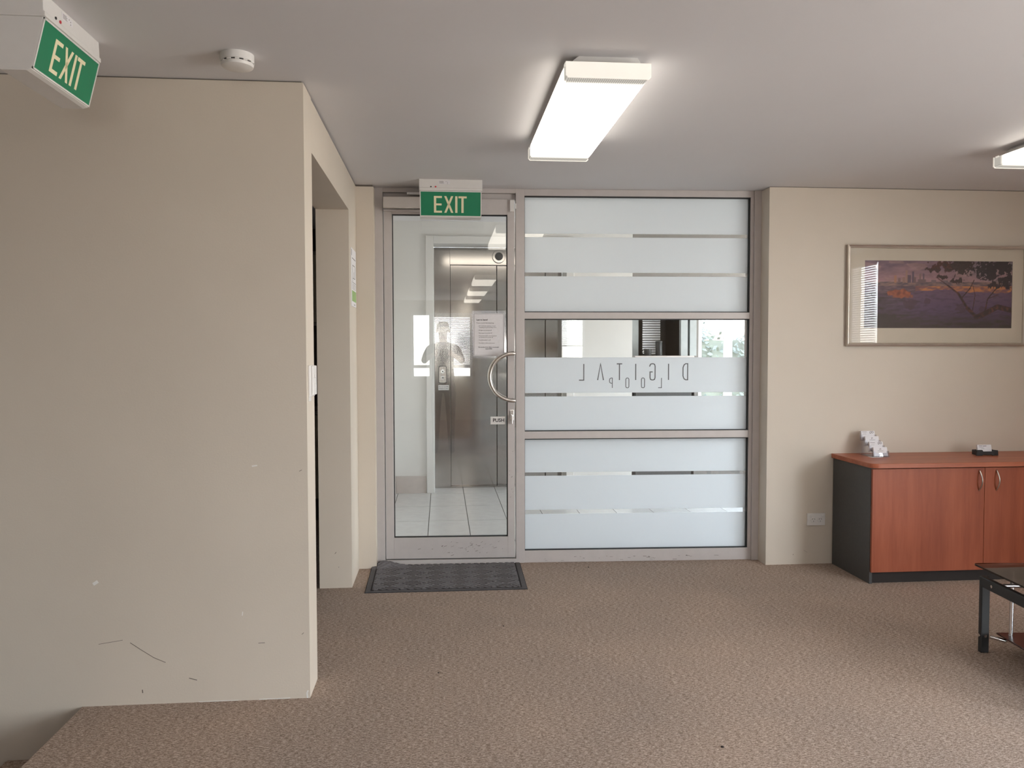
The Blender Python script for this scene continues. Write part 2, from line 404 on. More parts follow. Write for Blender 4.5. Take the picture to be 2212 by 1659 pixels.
WIN = [0]
def window(plane, a0, a1, z0, z1, pos, sgn, blind=0.0, gap_=0.0, rail=None, mull=(), parts=True):
    """window in a wall; plane 'x' lies in a wall of constant X, 'y' of constant Y; sgn points indoors"""
    WIN[0] += 1
    def bx(mb, a, b_, d0, d1, za, zb):
        lo, hi = sorted((pos+sgn*d0, pos+sgn*d1))
        return mb.box(lo, hi, a, b_, za, zb) if plane == 'x' else mb.box(a, b_, lo, hi, za, zb)
    mid = (a0+a1)/2
    r = root('window_%d' % (WIN[0]+1), (pos, mid, z0) if plane == 'x' else (mid, pos, z0), kind='structure')
    fr = MB(); t = 0.045
    bx(fr, a0, a0+t, -0.03, 0.03, z0, z1); bx(fr, a1-t, a1, -0.03, 0.03, z0, z1)
    bx(fr, a0+t, a1-t, -0.03, 0.03, z0, z0+t); bx(fr, a0+t, a1-t, -0.03, 0.03, z1-t, z1)
    if rail: bx(fr, a0+t, a1-t, -0.03, 0.03, rail-0.03, rail+0.03)
    for q in mull: bx(fr, q-0.035, q+0.035, -0.032, 0.032, z0+t, z1-t)
    obj('window_frame', fr, M['mullion_white'], r)
    obj('glass_pane', bx(MB(), a0+t, a1-t, -0.004, 0.004, z0+t, z1-t), M['glass_win'], r)
    if blind:
        sl = MB(); zt = z1-0.05; n = int((zt-blind)/0.024); ang = math.radians(gap_)
        cx = pos+sgn*0.06
        for k in range(n):
            z = zt-0.03-k*0.024; dx = 0.0115*math.cos(ang); dz = 0.0115*math.sin(ang)
            if plane == 'x':
                vs = [(cx-dx*sgn, a0+t, z-dz), (cx+dx*sgn, a0+t, z+dz), (cx+dx*sgn, a1-t, z+dz), (cx-dx*sgn, a1-t, z-dz)]
            else:
                vs = [(a0+t, cx-dx*sgn, z-dz), (a0+t, cx+dx*sgn, z+dz), (a1-t, cx+dx*sgn, z+dz), (a1-t, cx-dx*sgn, z-dz)]
            up = [(p[0], p[1], p[2]+0.0008) for p in vs]
            sl.add(vs+up, [(0, 1, 2, 3), (7, 6, 5, 4), (0, 4, 5, 1), (1, 5, 6, 2), (2, 6, 7, 3), (3, 7, 4, 0)])
        q = obj('blind_slats', sl, M['blind'], r); q['kind'] = 'stuff'
        hb = MB(); bx(hb, a0+t, a1-t, 0.045, 0.085, zt-0.025, zt+0.01); bx(hb, a0+t, a1-t, 0.05, 0.075, blind-0.02, blind)
        obj('blind_rail', hb, M['blind'], r)
    return r
window('x', -0.9, 1.25, 0.1, 2.33, 4.46, -1, rail=0.95, mull=(0.17,))
window('x', 1.40, 2.0, 0.1, 2.33, 4.46, -1, blind=0.9, gap_=22, rail=0.95)
window('y', -0.6, -0.2, 0.84, 2.15, -5.86, 1, rail=1.08)
window('y', -0.2, 0.62, 0.84, 2.15, -5.86, 1, blind=1.12, gap_=48, rail=1.08)
window('y', 1.55, 2.05, 0.84, 2.15, -5.86, 1, blind=1.5, gap_=25, rail=1.08)

# marks on the big wall
def marks(parent, name, segs, y, mt, wd):
    mb = MB()
    for s_ in segs: mb.stroke(s_[0], s_[1] if len(s_) > 1 else wd, y-0.0006, y+0.0005)
    return obj(name, mb, mt, parent)
wlo = bpy.data.objects['wall_left']; wso = bpy.data.objects['wall_side']
yy = 3.15
marks(wlo, 'scuff_mark', [([(-1.203, 0.244), (-1.16, 0.213), (-1.115, 0.182), (-1.072, 0.162)], 0.002)], yy, M['scuff'], 0.002)
marks(wlo, 'scuff_mark', [([(-0.985, 0.097), (-0.955, 0.088)], 0.003), ([(-0.72, 0.226), (-0.695, 0.227)], 0.002), ([(-0.553, 0.255), (-0.545, 0.262)], 0.002),
      ([(-1.32, 0.242), (-1.23, 0.255)], 0.0015), ([(-1.16, 0.045), (-1.161, 0.058)], 0.004), ([(-0.555, 0.90), (-0.545, 0.905)], 0.002)], yy, M['scuff'], 0.002)
marks(wlo, 'paint_chip', [([(-1.335, 0.475), (-1.318, 0.486)], 0.012), ([(-0.735, 0.922), (-0.715, 0.925)], 0.005), ([(-0.78, 0.337), (-0.778, 0.352)], 0.003),
      ([(-0.533, 0.0), (-0.536, 0.02), (-0.531, 0.03)], 0.006), ([(-0.60, 0.003), (-0.72, 0.002)], 0.003), ([(-0.80, 0.002), (-0.95, 0.002)], 0.002)], yy, M['chip'], 0.004)

# ------------------------------------------------------------------ glazed front: window_1 (fixed) and door_1
ALU = M['alu']
win = root('window_1', (1.3, 5.06, 0), kind='structure', label='aluminium framed glazed screen with frosted film stripes')
def fbox(name, u0, u1, v0, v1, z0, z1, mt, parent, bev=0.0015): return box(name, u0, u1, v0, v1, z0, z1, mt, parent, bev, T=FT)
fbox('mullion', -1.572, -1.516, 0.0, 0.10, 0.0, 2.40, ALU, win)
fbox('frame_rail', -1.516, -0.0, 0.004, 0.10, 2.358, 2.40, ALU, win)
fbox('frame_rail', -1.516, -0.0, 0.004, 0.10, 0.0, 0.078, ALU, win)
fbox('frame_post', -0.052, -0.03, 0.002, 0.10, 0.078, 2.358, ALU, win)
fbox('frame_post', -0.03, 0.02, -0.012, 0.10, 0.0, 2.40, ALU, win)
fbox('transom', -1.516, -0.052, 0.004, 0.10, 1.576, 1.618, ALU, win)
fbox('transom', -1.516, -0.052, 0.004, 0.10, 0.805, 0.852, ALU, win)
panes = [(0.078, 0.805), (0.852, 1.576), (1.618, 2.358)]
for z0, z1 in panes:
    fbox('glass_pane', -1.512, -0.055, 0.034, 0.042, z0, z1, M['glass'], win, 0)
    g = MB(FT).box(-1.516, -0.052, 0.012, 0.034, z1-0.006, z1).box(-1.516, -0.052, 0.012, 0.034, z0, z0+0.005)
    g.box(-0.0595, -0.052, 0.012, 0.034, z0, z1).box(-1.516, -1.5135, 0.012, 0.034, z0, z1)
    obj('gasket', g, M['gasket'], win)
films = [(2.123, 2.351), (1.874, 2.100), (1.623, 1.850), (1.099, 1.328), (0.857, 1.076), (0.583, 0.799), (0.338, 0.560), (0.083, 0.310)]
fo = []
for i, (z0, z1) in enumerate(films):
    f_ = fbox('frosted_film', -1.5135, -0.0595, 0.0305, 0.0335, z0, z1, M['frost'], win, 0); fo.append(f_)
band = fo[3]
def letter(strokes, wd, closed=False):
    mb = MB(FT)
    for s_ in strokes:
        cl = len(s_) > 3 and s_[0] == s_[-1]
        mb.stroke(s_[:-1] if cl else s_, wd, 0.0285, 0.0304, closed=cl)
    obj('letter', mb, M['letter_grey'], band)
zt, zb_ = 1.286, 1.181
W1 = 0.0062
letter([[(-1.1305, zt), (-1.1305, zb_), (-1.161, zb_)]], W1)                                  # L (read from outside)
letter([[(-1.040, zb_), (-1.021, zt), (-1.002, zb_)]], W1)                                  # A without bar
letter([[(-0.915, zt), (-0.880, zt)], [(-0.8975, zt), (-0.8975, zb_)]], W1)                 # T
letter([[(-0.791, zt), (-0.791, zb_)]], W1)                                                 # I
letter([[(-0.700, zt-0.018), (-0.694, zt-0.003), (-0.686, zt), (-0.676, zt), (-0.667, zt-0.004), (-0.664, zt-0.016), (-0.664, zb_+0.016),
         (-0.667, zb_+0.004), (-0.676, zb_), (-0.686, zb_), (-0.694, zb_+0.004), (-0.697, zb_+0.016), (-0.697, zb_+0.052), (-0.680, zb_+0.052)]], W1)  # G
letter([[(-0.5755, zt), (-0.5755, zb_)]], W1)                                               # I
letter([[(-0.4495, zt), (-0.4495, zb_), (-0.463, zb_), (-0.474, zb_+0.008), (-0.480, zb_+0.026), (-0.480, zt-0.026), (-0.474, zt-0.008), (-0.463, zt), (-0.4495, zt)]], W1)  # D
yt, yb = 1.194, 1.130; W2 = 0.0042
letter([[(-0.944, yb), (-0.944, yt), (-0.953, yt), (-0.961, yt-0.006), (-0.963, yt-0.017), (-0.961, yt-0.028), (-0.953, yt-0.034), (-0.944, yt-0.034)]], W2)  # P
for ox in (-0.8455, -0.743):
    letter([[(ox-0.010, yt-0.008), (ox-0.006, yt-0.001), (ox, yt), (ox+0.006, yt-0.001), (ox+0.010, yt-0.008), (ox+0.010, yb+0.008),
             (ox+0.006, yb+0.001), (ox, yb), (ox-0.006, yb+0.001), (ox-0.010, yb+0.008), (ox-0.010, yt-0.008)]], W2)  # O O
letter([[(-0.6215, yt), (-0.6215, yb), (-0.643, yb)]], W2)                                  # L
# paint flakes and dirt along the bottom rail
mb = MB(FT)
for k in range(26):
    u = random.uniform(-1.48, -0.1); z = random.choice([0.006, 0.02, 0.026, 0.03])+random.uniform(0, 0.006); l_ = random.uniform(0.004, 0.03)
    mb.stroke([(u, z), (u+l_, z+random.uniform(-0.001, 0.001))], random.uniform(0.001, 0.003), 0.003, 0.0045)
obj('scuff_mark', mb, M['scuff'], win)['kind'] = 'stuff'

# door frame (part of the setting) and the door itself
dfr = root('trim_3', (0.0, 5.08, 0), kind='structure', label='aluminium frame around the glass entry door')
fbox('frame_post', -2.56, -2.412, 0.0, 0.10, 0.0, 2.40, ALU, dfr)
fbox('frame_head', -2.412, -1.572, 0.0, 0.10, 2.372, 2.40, ALU, dfr)
fbox('door_stop', -2.412, -1.572, 0.030, 0.10, 2.338, 2.372, ALU, dfr)
fbox('threshold', -2.412, -1.572, -0.01, 0.10, 0.0, 0.030, ALU, dfr)
fbox('strike_plate', -1.576, -1.5715, 0.02, 0.06, 0.88, 1.02, M['brushed'], dfr)
door = root('door_1', (-0.05, 5.09, 0.03), kind='structure', label='glass entry door in a silver grey aluminium frame')
D0, D1 = 0.002, 0.052
fbox('door_stile', -2.406, -2.356, D0, D1, 0.036, 2.334, ALU, door)
fbox('door_stile', -1.625, -1.580, D0, D1, 0.036, 2.334, ALU, door)
fbox('door_rail', -2.356, -1.625, D0, D1, 2.236, 2.334, ALU, door)
fbox('door_rail', -2.356, -1.625, D0, D1, 0.036, 0.172, ALU, door)
gp_ = MB(FT); va = lambda u: 0.0315+(u+1.74)*math.tan(FA)     # the pane sits square to the room inside the leaf
gp_.prism([(-2.354, va(-2.354)-0.003), (-1.627, va(-1.627)-0.003), (-1.627, va(-1.627)+0.003), (-2.354, va(-2.354)+0.003)], 0.174, 2.234, 'z')
obj('glass_pane', gp_, M['glass'], door)
g = MB(FT).box(-2.356, -1.625, 0.014, 0.03, 2.229, 2.236).box(-2.356, -1.625, 0.014, 0.03, 0.172, 0.178)
g.box(-2.356, -2.350, 0.014, 0.03, 0.172, 2.236).box(-1.631, -1.625, 0.014, 0.03, 0.172, 2.236)
obj('gasket', g, M['gasket'], door)
box('door_seal', -2.406, -1.580, 0.012, 0.048, 0.031, 0.036, M['gasket'], door, T=FT)
# bow pull handle, one on each face of the door
def bow(v, sgn_):
    pts = [(-1.604, v, 1.357)]
    cx, cz, R = -1.590, 1.205, 0.150
    for k in range(0, 25):
        a = math.radians(90+180*k/24)
        pts.append((cx+R*math.cos(a), v-sgn_*0.056, cz+R*math.sin(a)*1.0))
    pts.append((-1.604, v, 1.053))
    pts[0] = (-1.596, v, 1.355); pts[-1] = (-1.596, v, 1.055)
    return MB(FT).tube(pts, 0.0130, 16)
obj('handle', bow(D0, 1), M['brushed'], door, smooth=True)
obj('handle', bow(D1, -1), M['brushed'], door, smooth=True)
mb = MB(FT).box(-1.612, -1.586, -0.004, D0, 0.925, 0.992)
mb.cyl((-1.600, -0.012, 0.955), 0.009, 0.012, 'y').box(-1.604, -1.596, -0.024, -0.010, 0.905, 0.962)
obj('lock', mb, M['chrome'], door, 0.001)
mb = MB(FT).box(-2.404, -2.06, -0.058, D0, 2.262, 2.334)
cb = obj('closer_body', mb, M['brushed'], door, 0.003)
cb.data.materials[0] = M['chrome_satin']
fbox('closer_rail', -2.404, -2.0, -0.03, 0.0, 2.250, 2.261, ALU, door)
mb = MB(FT).box(-2.258, -1.99, -0.030, -0.012, 2.352, 2.368).cyl((-2.245, -0.034, 2.360), 0.005, 0.006, 'y')
mb.cyl((-2.15, -0.03, 2.330), 0.012, 0.024, 'z')
obj('closer_arm', mb, M['chrome'], door, 0.001)
mb = MB(FT)
for k in range(46):
    u = random.gauss(-1.86, 0.15); z = 0.105+random.gauss(0, 0.022)
    if not (-2.33 < u < -1.64 and 0.05 < z < 0.16): continue
    a = random.uniform(0.1, 0.9); l_ = random.uniform(0.004, 0.022)
    mb.stroke([(u, z), (u+l_*math.cos(a), z+l_*math.sin(a)*0.6)], random.uniform(0.0008, 0.0022), D0-0.0012, D0+0.0005)
for k in range(8):
    u = random.uniform(-1.618, -1.59); z = random.choice([0.55, 0.57, 0.75, 0.45])+random.uniform(-0.03, 0.03)
    mb.stroke([(u, z), (u+0.006, z+0.006)], 0.0012, D0-0.0012, D0+0.0005)
obj('scuff_mark', mb, M['scuff'], door)['kind'] = 'stuff'
# magnetic contact on the frame
al = root('door_sensor', FT @ Vector((-1.595, -0.01, 2.253)), 'small white door contact sensor at the top right corner of the glass door', 'sensor')
fbox('sensor_body', -1.610, -1.583, -0.016, D0, 2.253, 2.326, M['white_plastic'], al, 0.003)
fbox('magnet', -1.577, -1.568, -0.010, 0.0, 2.272, 2.305, M['white_plastic'], al, 0.001)

# notice in a plastic sleeve, taped to the door glass
no = root('paper_notice', FT @ Vector((-1.742, 0.02, 1.33)), 'printed sheet in a clear plastic sleeve stuck on the entry door glass', 'notice')
fbox('plastic_sleeve', -1.853, -1.634, 0.0225, 0.0255, 1.326, 1.628, M['sleeve'], no, 0)
fbox('sheet', -1.842, -1.645, 0.0215, 0.0225, 1.338, 1.612, M['paper'], no, 0)
mb = MB(FT)
for a, b_ in (((-1.838, 1.608), (-1.650, 1.608)), ((-1.650, 1.608), (-1.650, 1.343)), ((-1.650, 1.343), (-1.838, 1.343)), ((-1.838, 1.343), (-1.838, 1.608))):
    mb.stroke([a, b_], 0.0014, 0.0208, 0.0216)
obj('printed_border', mb, M['grey_ink'], no)
def ftext(txt, u, z, size, v, name, parent, mt='ink', bold=False, align='LEFT'):
    return obj(name, text_mb(txt, size, FT @ Matrix.Translation((u, v, z)), 0.0003, bold, align), M[mt], parent)
lines = [('Last to leave?', -1.824, 1.570, 0.0135, True), ('Please ensure the following:', -1.824, 1.550, 0.0100, False),
         ('- All 7 external windows closed,', -1.815, 1.531, 0.0088, False), ('   including the ground floor door', -1.815, 1.521, 0.0088, False),
         ('- All lights are turned off', -1.815, 1.503, 0.0088, False), ('- The heater is turned off', -1.815, 1.485, 0.0088, False),
         ('- The photocopier and computers', -1.815, 1.468, 0.0088, False), ('   or screens are turned off', -1.815, 1.458, 0.0088, False),
         ('- The dishwasher is off', -1.815, 1.440, 0.0088, False), ('- The alarm is set as you leave', -1.815, 1.421, 0.0088, False),
         ("The security of our office is everybody's", -1.813, 1.395, 0.0082, True), ('responsibility', -1.768, 1.385, 0.0085, True)]
for tx, u, z, sz, bd in lines: ftext(tx, u, z, sz, 0.0212, 'text_line', no, 'grey_ink' if not bd else 'ink', bd)
ps = root('push_sign', FT @ Vector((-1.688, 0.02, 0.898)), 'small white PUSH sign on the door glass below the bow handle', 'sign')
fbox('sign_plate', -1.735, -1.640, 0.0225, 0.0255, 0.898, 0.948, M['white_plastic'], ps, 0.0005)
ftext('PUSH', -1.683, 0.9235, 0.0315, 0.022, 'text_line', ps, 'ink', True, 'CENTER')

# ------------------------------------------------------------------ hallway behind the glass
HB = 7.72; HH = 2.62
struct('trim_4', MB().box(-0.62, 4.05, 5.13, 8.05, -0.03, -0.004), M['grout'])
hf = root('floor_hall', (1.7, 6.5, -0.01), kind='structure', label='pale tiled hallway floor behind the glass')
base = None
xs = [-0.425+0.3165*i for i in range(15)]; ys = [5.13+0.02, 5.80, 6.42, 7.04, 7.66, 8.05]
for i in range(-1, 14):
    for j in range(5):
        xa = max(xs[0]-0.3165*(-i) if i < 0 else xs[i], -0.455); xb = (xs[i+1] if i+1 < 15 else 4.0)
        if i < 0: xa, xb = -0.455, xs[0]
        t_ = box('tile', xa+0.0026, xb-0.0026, ys[j]+0.0026, ys[j+1]-0.0026, -0.004, 0.0, M['tile'], hf)
struct('wall_hall_left', MB().box(-0.60, -0.455, 5.30, 7.9, 0, HH), M['wall_white'])
hb = MB().box(-0.455, -0.148, HB, 8.1, 0, HH).box(-0.148, 1.29, HB, 8.1, 2.46, HH).box(1.29, 1.872, HB, 8.1, 0, HH)
hb
struct('wall_hall_back', hb, M['wall_white'])
hb2 = MB().box(1.880, 3.95, HB+0.03, 8.1, 1.94, HH).box(2.56, 2.60, 7.9, 8.1, 0, 1.94).box(2.60, 3.4, 7.9, 8.1, 0, 0.80).box(3.4, 3.95, 7.9, 8.1, 0, 1.94)
struct('wall_hall_end', hb2, M['dark_wall'])
hr = wall_x(MB(), 3.95, 4.08, 5.06, 8.1, 0, HH, [(5.8, 7.4, 0.7, 2.2)])
struct('wall_hall_right', hr, M['wall_white'])
hn = MB().box(-0.62, 4.08, 5.13, 5.17, HC+0.0, HH)
struct('wall_hall_front', hn, M['wall_white'])
struct('ceiling_hall', MB().box(-0.62, 4.1, 5.10, 8.1, HH, HH+0.1), M['ceiling'])
sk = root('baseboard_hall', (-0.3, HB-0.01, 0), kind='structure')
box('tile', -0.445, -0.152, HB-0.010, HB, 0.0, 0.168, M['skirt_tile'], sk, 0.001)
for j in range(4): box('tile', -0.455, -0.447, 5.35+j*0.59, 5.35+j*0.59+0.586, 0.0, 0.168, M['skirt_tile'], sk, 0.001)
window('x', 5.8, 7.4, 0.7, 2.2, 4.01, -1, rail=1.0)

# lift: architrave, stainless jambs, header with round indicator, two door panels
lift = root('door_2', (0.57, 8.0, 0), kind='structure', label='stainless steel lift doors in a white architrave')
ar = MB().box(-0.148, -0.072, HB-0.022, HB+0.002, 0, 2.478).box(1.214, 1.29, HB-0.022, HB+0.002, 0, 2.478).box(-0.072, 1.214, HB-0.022, HB+0.002, 2.405, 2.478)
ar.box(-0.084, -0.072, HB, 8.0, 0, 2.405).box(1.214, 1.226, HB, 8.0, 0, 2.405).box(-0.084, 1.226, HB, 8.0, 2.405, 2.417)
obj('architrave', ar, M['wall_white'], lift, 0.004)
box('jamb', -0.072, 0.088, 7.995, 8.09, 0, 2.405, M['lift_steel'], lift, 0.002)
box('jamb', 1.052, 1.214, 7.995, 8.09, 0, 2.405, M['lift_steel'], lift, 0.002)
box('header', 0.088, 1.052, 7.995, 8.09, 2.235, 2.405, M['lift_steel'], lift, 0.002)
box('door_panel', 0.092, 0.553, 8.035, 8.07, 0.012, 2.235, M['lift_steel'], lift, 0.001)
box('door_panel', 0.562, 1.048, 8.045, 8.08, 0.012, 2.235, M['lift_steel'], lift, 0.001)
box('sill', 0.088, 1.052, 7.99, 8.09, 0, 0.012, M['lift_steel'], lift)
box('dark_gap', 0.088, 1.052, 8.082, 8.1, 0.012, 2.235, M['gasket'], lift)
mb = MB(); mb.cyl((0.575, 7.972, 2.318), 0.066, 0.023, 'y', 40); obj('indicator_ring', mb, M['lift_steel'], lift, 0.004)
mb = MB(); mb.cyl((0.575, 7.968, 2.318), 0.040, 0.005, 'y', 40); obj('indicator_lens', mb, M['steel_dark'], lift)
cp = root('lift_call_panel', (0.010, 7.99, 1.06), 'steel panel with up and down lift buttons on the left lift jamb', 'call panel')
mb = MB(); pl = [(-0.030, 1.06), (-0.012, 1.054), (0.032, 1.054), (0.050, 1.06), (0.050, 1.218), (0.032, 1.226), (-0.012, 1.226), (-0.030, 1.218)]
mb.prism(pl, 7.984, 7.995, 'y'); obj('panel_surround', mb, M['steel_dark'], cp)
mb = MB(); mb.prism([((x-0.01)*0.9+0.01, (z-1.14)*0.95+1.14) for x, z in pl], 7.978, 7.986, 'y'); obj('panel_plate', mb, M['brushed'], cp, 0.001)
for zc, up in ((1.172, 1), (1.108, -1)):
    mb = MB(); mb.cyl((0.010, 7.972, zc), 0.020, 0.008, 'y', 28); bt = obj('button', mb, M['chrome'], cp, 0.002)
    mb = MB(); mb.prism([(0.002, zc-0.006*up), (0.018, zc-0.006*up), (0.010, zc+0.008*up)], 7.9705, 7.973, 'y'); obj('arrow', mb, M['ink'], bt)
ls = root('lift_sign', (0.020, 7.99, 0.985), 'small two line fire warning label under the lift call buttons', 'sign')
box('sign_plate', -0.034, 0.072, 7.991, 7.9955, 0.985, 1.035, M['white_plastic'], ls, 0.0005)
for tx, z in (('Do not use lifts', 1.019), ('if there is a fire', 1.000)):
    obj('text_line', text_mb(tx, 0.0155, Matrix.Translation((0.019, 7.9905, z)), 0.0003, True), M['ink'], ls)
hl = root('ceiling_light', (0.57, 5.76, HH), 'long white batten light across the tiled hallway ceiling', 'light')
box('lamp_body', -0.05, 1.19, 5.65, 5.87, 2.555, HH, M['white_plastic'], hl, 0.004)
obj('diffuser', MB().box(-0.045, 1.185, 5.68, 5.84, 2.492, 2.555), M['hall_lamp'], hl, 0.01, origin=(0.57, 5.76, 2.5))

# dark lobby past the hallway wall, seen through the clear stripe
struct('wall_lobby', MB().box(1.85, 2.62, 8.95, 9.05, 0, HH).box(1.80, 1.872, 8.1, 9.05, 0, HH).box(2.56, 2.64, 8.1, 9.05, 0, HH)
       .box(1.8, 2.64, 8.1, 9.05, HH, HH+0.05), M['dark_wall'])
struct('floor_lobby', MB().box(1.8, 2.64, 8.05, 9.05, -0.05, 0), M['tile'])
cn = root('console_ledge', (2.2, 7.9, 0), 'grey cabinet with a thin ledge standing past the white hallway wall', 'cabinet')
box('carcass', 1.93, 2.50, 7.80, 8.08, 0.0, 1.30, M['cabinet_dark'], cn, 0.003)
box('top', 1.915, 2.52, 7.785, 8.09, 1.30, 1.325, M['alu'], cn, 0.002)
mgl = root('mug', (2.06, 7.9, 1.325), 'dark mug with a ring handle on the hallway ledge', 'mug')
obj('mug_body', MB().lathe((2.075, 7.9, 1.325), [(0.034, 0), (0.036, 0.004), (0.037, 0.07), (0.034, 0.07), (0.033, 0.006)], 24), M['steel_dark'], mgl, smooth=True)
obj('handle', MB().tube([(2.042+0.026*math.cos(a), 7.9, 1.362+0.024*math.sin(a)) for a in [PI*0.4+i*PI*1.2/12 for i in range(13)]], 0.0045, 8), M['steel_dark'], mgl, smooth=True)
vs_ = root('canister', (2.19, 7.9, 1.325), 'tall dark canister beside the mug on the hallway ledge', 'canister')
obj('canister_body', MB().lathe((2.19, 7.9, 1.325), [(0.033, 0), (0.034, 0.003), (0.034, 0.128), (0.030, 0.134)], 28), M['steel_dark'], vs_, smooth=True)
obj('lid', MB().lathe((2.19, 7.9, 1.459), [(0.035, 0), (0.036, 0.004), (0.035, 0.012), (0.012, 0.016)], 28), M['steel_dark'], vs_, smooth=True)
bl = root('lobby_blind', (2.16, 8.0, 1.325), 'narrow white venetian blind behind the mug and canister', 'blind')
mb = MB()
for k in range(36):
    z = 1.34+k*0.0245; mb.box(2.07, 2.255, 8.085, 8.10, z, z+0.017)
q = obj('blind_slats', mb, M['blind'], bl); q['kind'] = 'stuff'
obj('blind_rail', MB().box(2.065, 2.26, 8.08, 8.105, 2.215, 2.25), M['blind'], bl)
struct('trim_5', MB().box(2.40, 2.47, 7.84, 7.9, 1.325, 2.28).box(2.492, 2.56, 7.84, 7.9, 1.325, 2.28).box(1.955, 2.03, 8.1, 8.14, 1.3, 2.28), M['grey_panel'])
window('y', 2.60, 3.40, 0.80, 1.94, 7.96, -1, blind=1.62, gap_=8, rail=None, mull=(2.93,))

# outdoors past the hallway window: hedge and a house
m, nt, b = mat('orange_brick_wall_outside'); M['brickwall'] = m
br = N(nt, 'ShaderNodeTexBrick'); nt.links.new(coords(nt, (1, 1, 1), (PI/2, 0, 0)), br.inputs['Vector'])
br.inputs['Color1'].default_value = (0.50, 0.30, 0.20, 1); br.inputs['Color2'].default_value = (0.42, 0.24, 0.16, 1)
br.inputs['Mortar'].default_value = (0.6, 0.55, 0.5, 1); br.inputs['Scale'].default_value = 4
nt.links.new(br.outputs[0], b.inputs['Base Color'])
hs = root('house', (6.3, 16, -0.2), 'orange brick house beyond the hallway window', 'house')
box('wall', 5.4, 9.5, 16, 18, -0.3, 1.75, M['brickwall'], hs)
mb = MB(); mb.prism([(5.2, 1.75), (9.7, 1.75), (9.0, 2.6), (5.9, 2.6)], 15.8, 18.2, 'y'); obj('roof', mb, M['dark_wall'], hs)
M['leaf'] = plain('hedge_leaf', (0.026, 0.034, 0.025), 0.5, var=0.35, nscale=3)
hd = root('hedge', (4.5, 12.5, 0), 'leafy green hedge outside the hallway window', 'hedge')
mb = MB()
for k in range(2600):
    x = random.uniform(3.3, 5.3); y = 12.5+random.uniform(-0.25, 0.25); z = random.uniform(-0.2, 1.75+0.2*math.sin(x*5))
    a = random.uniform(0, 2*PI); c_ = random.uniform(-0.8, 0.8); r_ = random.uniform(0.03, 0.055)
    dx = Vector((math.cos(a)*r_, math.sin(a)*r_*0.6, c_*r_)); dy = Vector((-math.sin(a)*0.4*r_, 0.2*r_, r_*0.5))
    p = Vector((x, y, z)); mb.add([p-dx, p-dy, p+dx, p+dy], [(0, 1, 2, 3)])
q = obj('leaves', mb, M['leaf'], hd); q['kind'] = 'stuff'
obj('stem_core', MB().box(3.3, 5.3, 12.42, 12.58, -0.3, 1.55), M['leaf'], hd)

# ------------------------------------------------------------------ kitchenette seen through the side opening
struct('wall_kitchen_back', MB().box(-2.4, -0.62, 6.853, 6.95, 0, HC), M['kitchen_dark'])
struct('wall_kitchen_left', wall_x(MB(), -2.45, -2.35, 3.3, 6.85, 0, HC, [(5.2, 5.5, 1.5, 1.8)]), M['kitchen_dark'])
window('x', 5.2, 5.5, 1.5, 1.8, -2.41, 1)  # unseen window, added so daylight brightens the dark kitchenette
portal('daylight_portal', (-2.49, 5.35, 1.65), (0, -PI/2, 0), 0.3, 0.3)
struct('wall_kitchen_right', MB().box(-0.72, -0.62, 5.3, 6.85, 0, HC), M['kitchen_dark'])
kb = root('base_cabinet', (-1.2, 6.7, 0), 'olive cream base cabinet in the kitchenette through the side opening', 'cabinet')
box('plinth', -2.0, -0.74, 6.56, 6.85, 0, 0.12, M['kitchen_dark'], kb)
for x in (-2.0, -1.37): box('door', x+0.002, x+0.626, 6.50, 6.52, 0.185, 0.86, M['kitchen_door'], kb, 0.002)
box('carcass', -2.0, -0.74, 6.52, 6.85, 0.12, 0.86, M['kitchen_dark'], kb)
box('benchtop', -2.02, -0.73, 6.48, 6.85, 0.90, 0.935, M['bench'], kb, 0.003)
box('drawer_strip', -2.0, -0.74, 6.505, 6.52, 0.865, 0.895, M['bench'], kb, 0.002)
ku = root('wall_cabinet', (-1.2, 6.7, 1.58), 'olive cream wall cabinet above the kitchenette bench', 'cabinet')
box('carcass', -2.0, -0.74, 6.52, 6.85, 1.60, 2.15, M['kitchen_dark'], ku)
for x in (-2.0, -1.37): box('door', x+0.002, x+0.626, 6.50, 6.52, 1.605, 2.145, M['kitchen_door'], ku, 0.002)
box('light_pelmet', -2.0, -0.74, 6.50, 6.52, 1.578, 1.600, M['bench'], ku, 0.002)
box('top_rail', -2.0, -0.74, 6.50, 6.52, 2.15, 2.17, M['bench'], ku, 0.002)

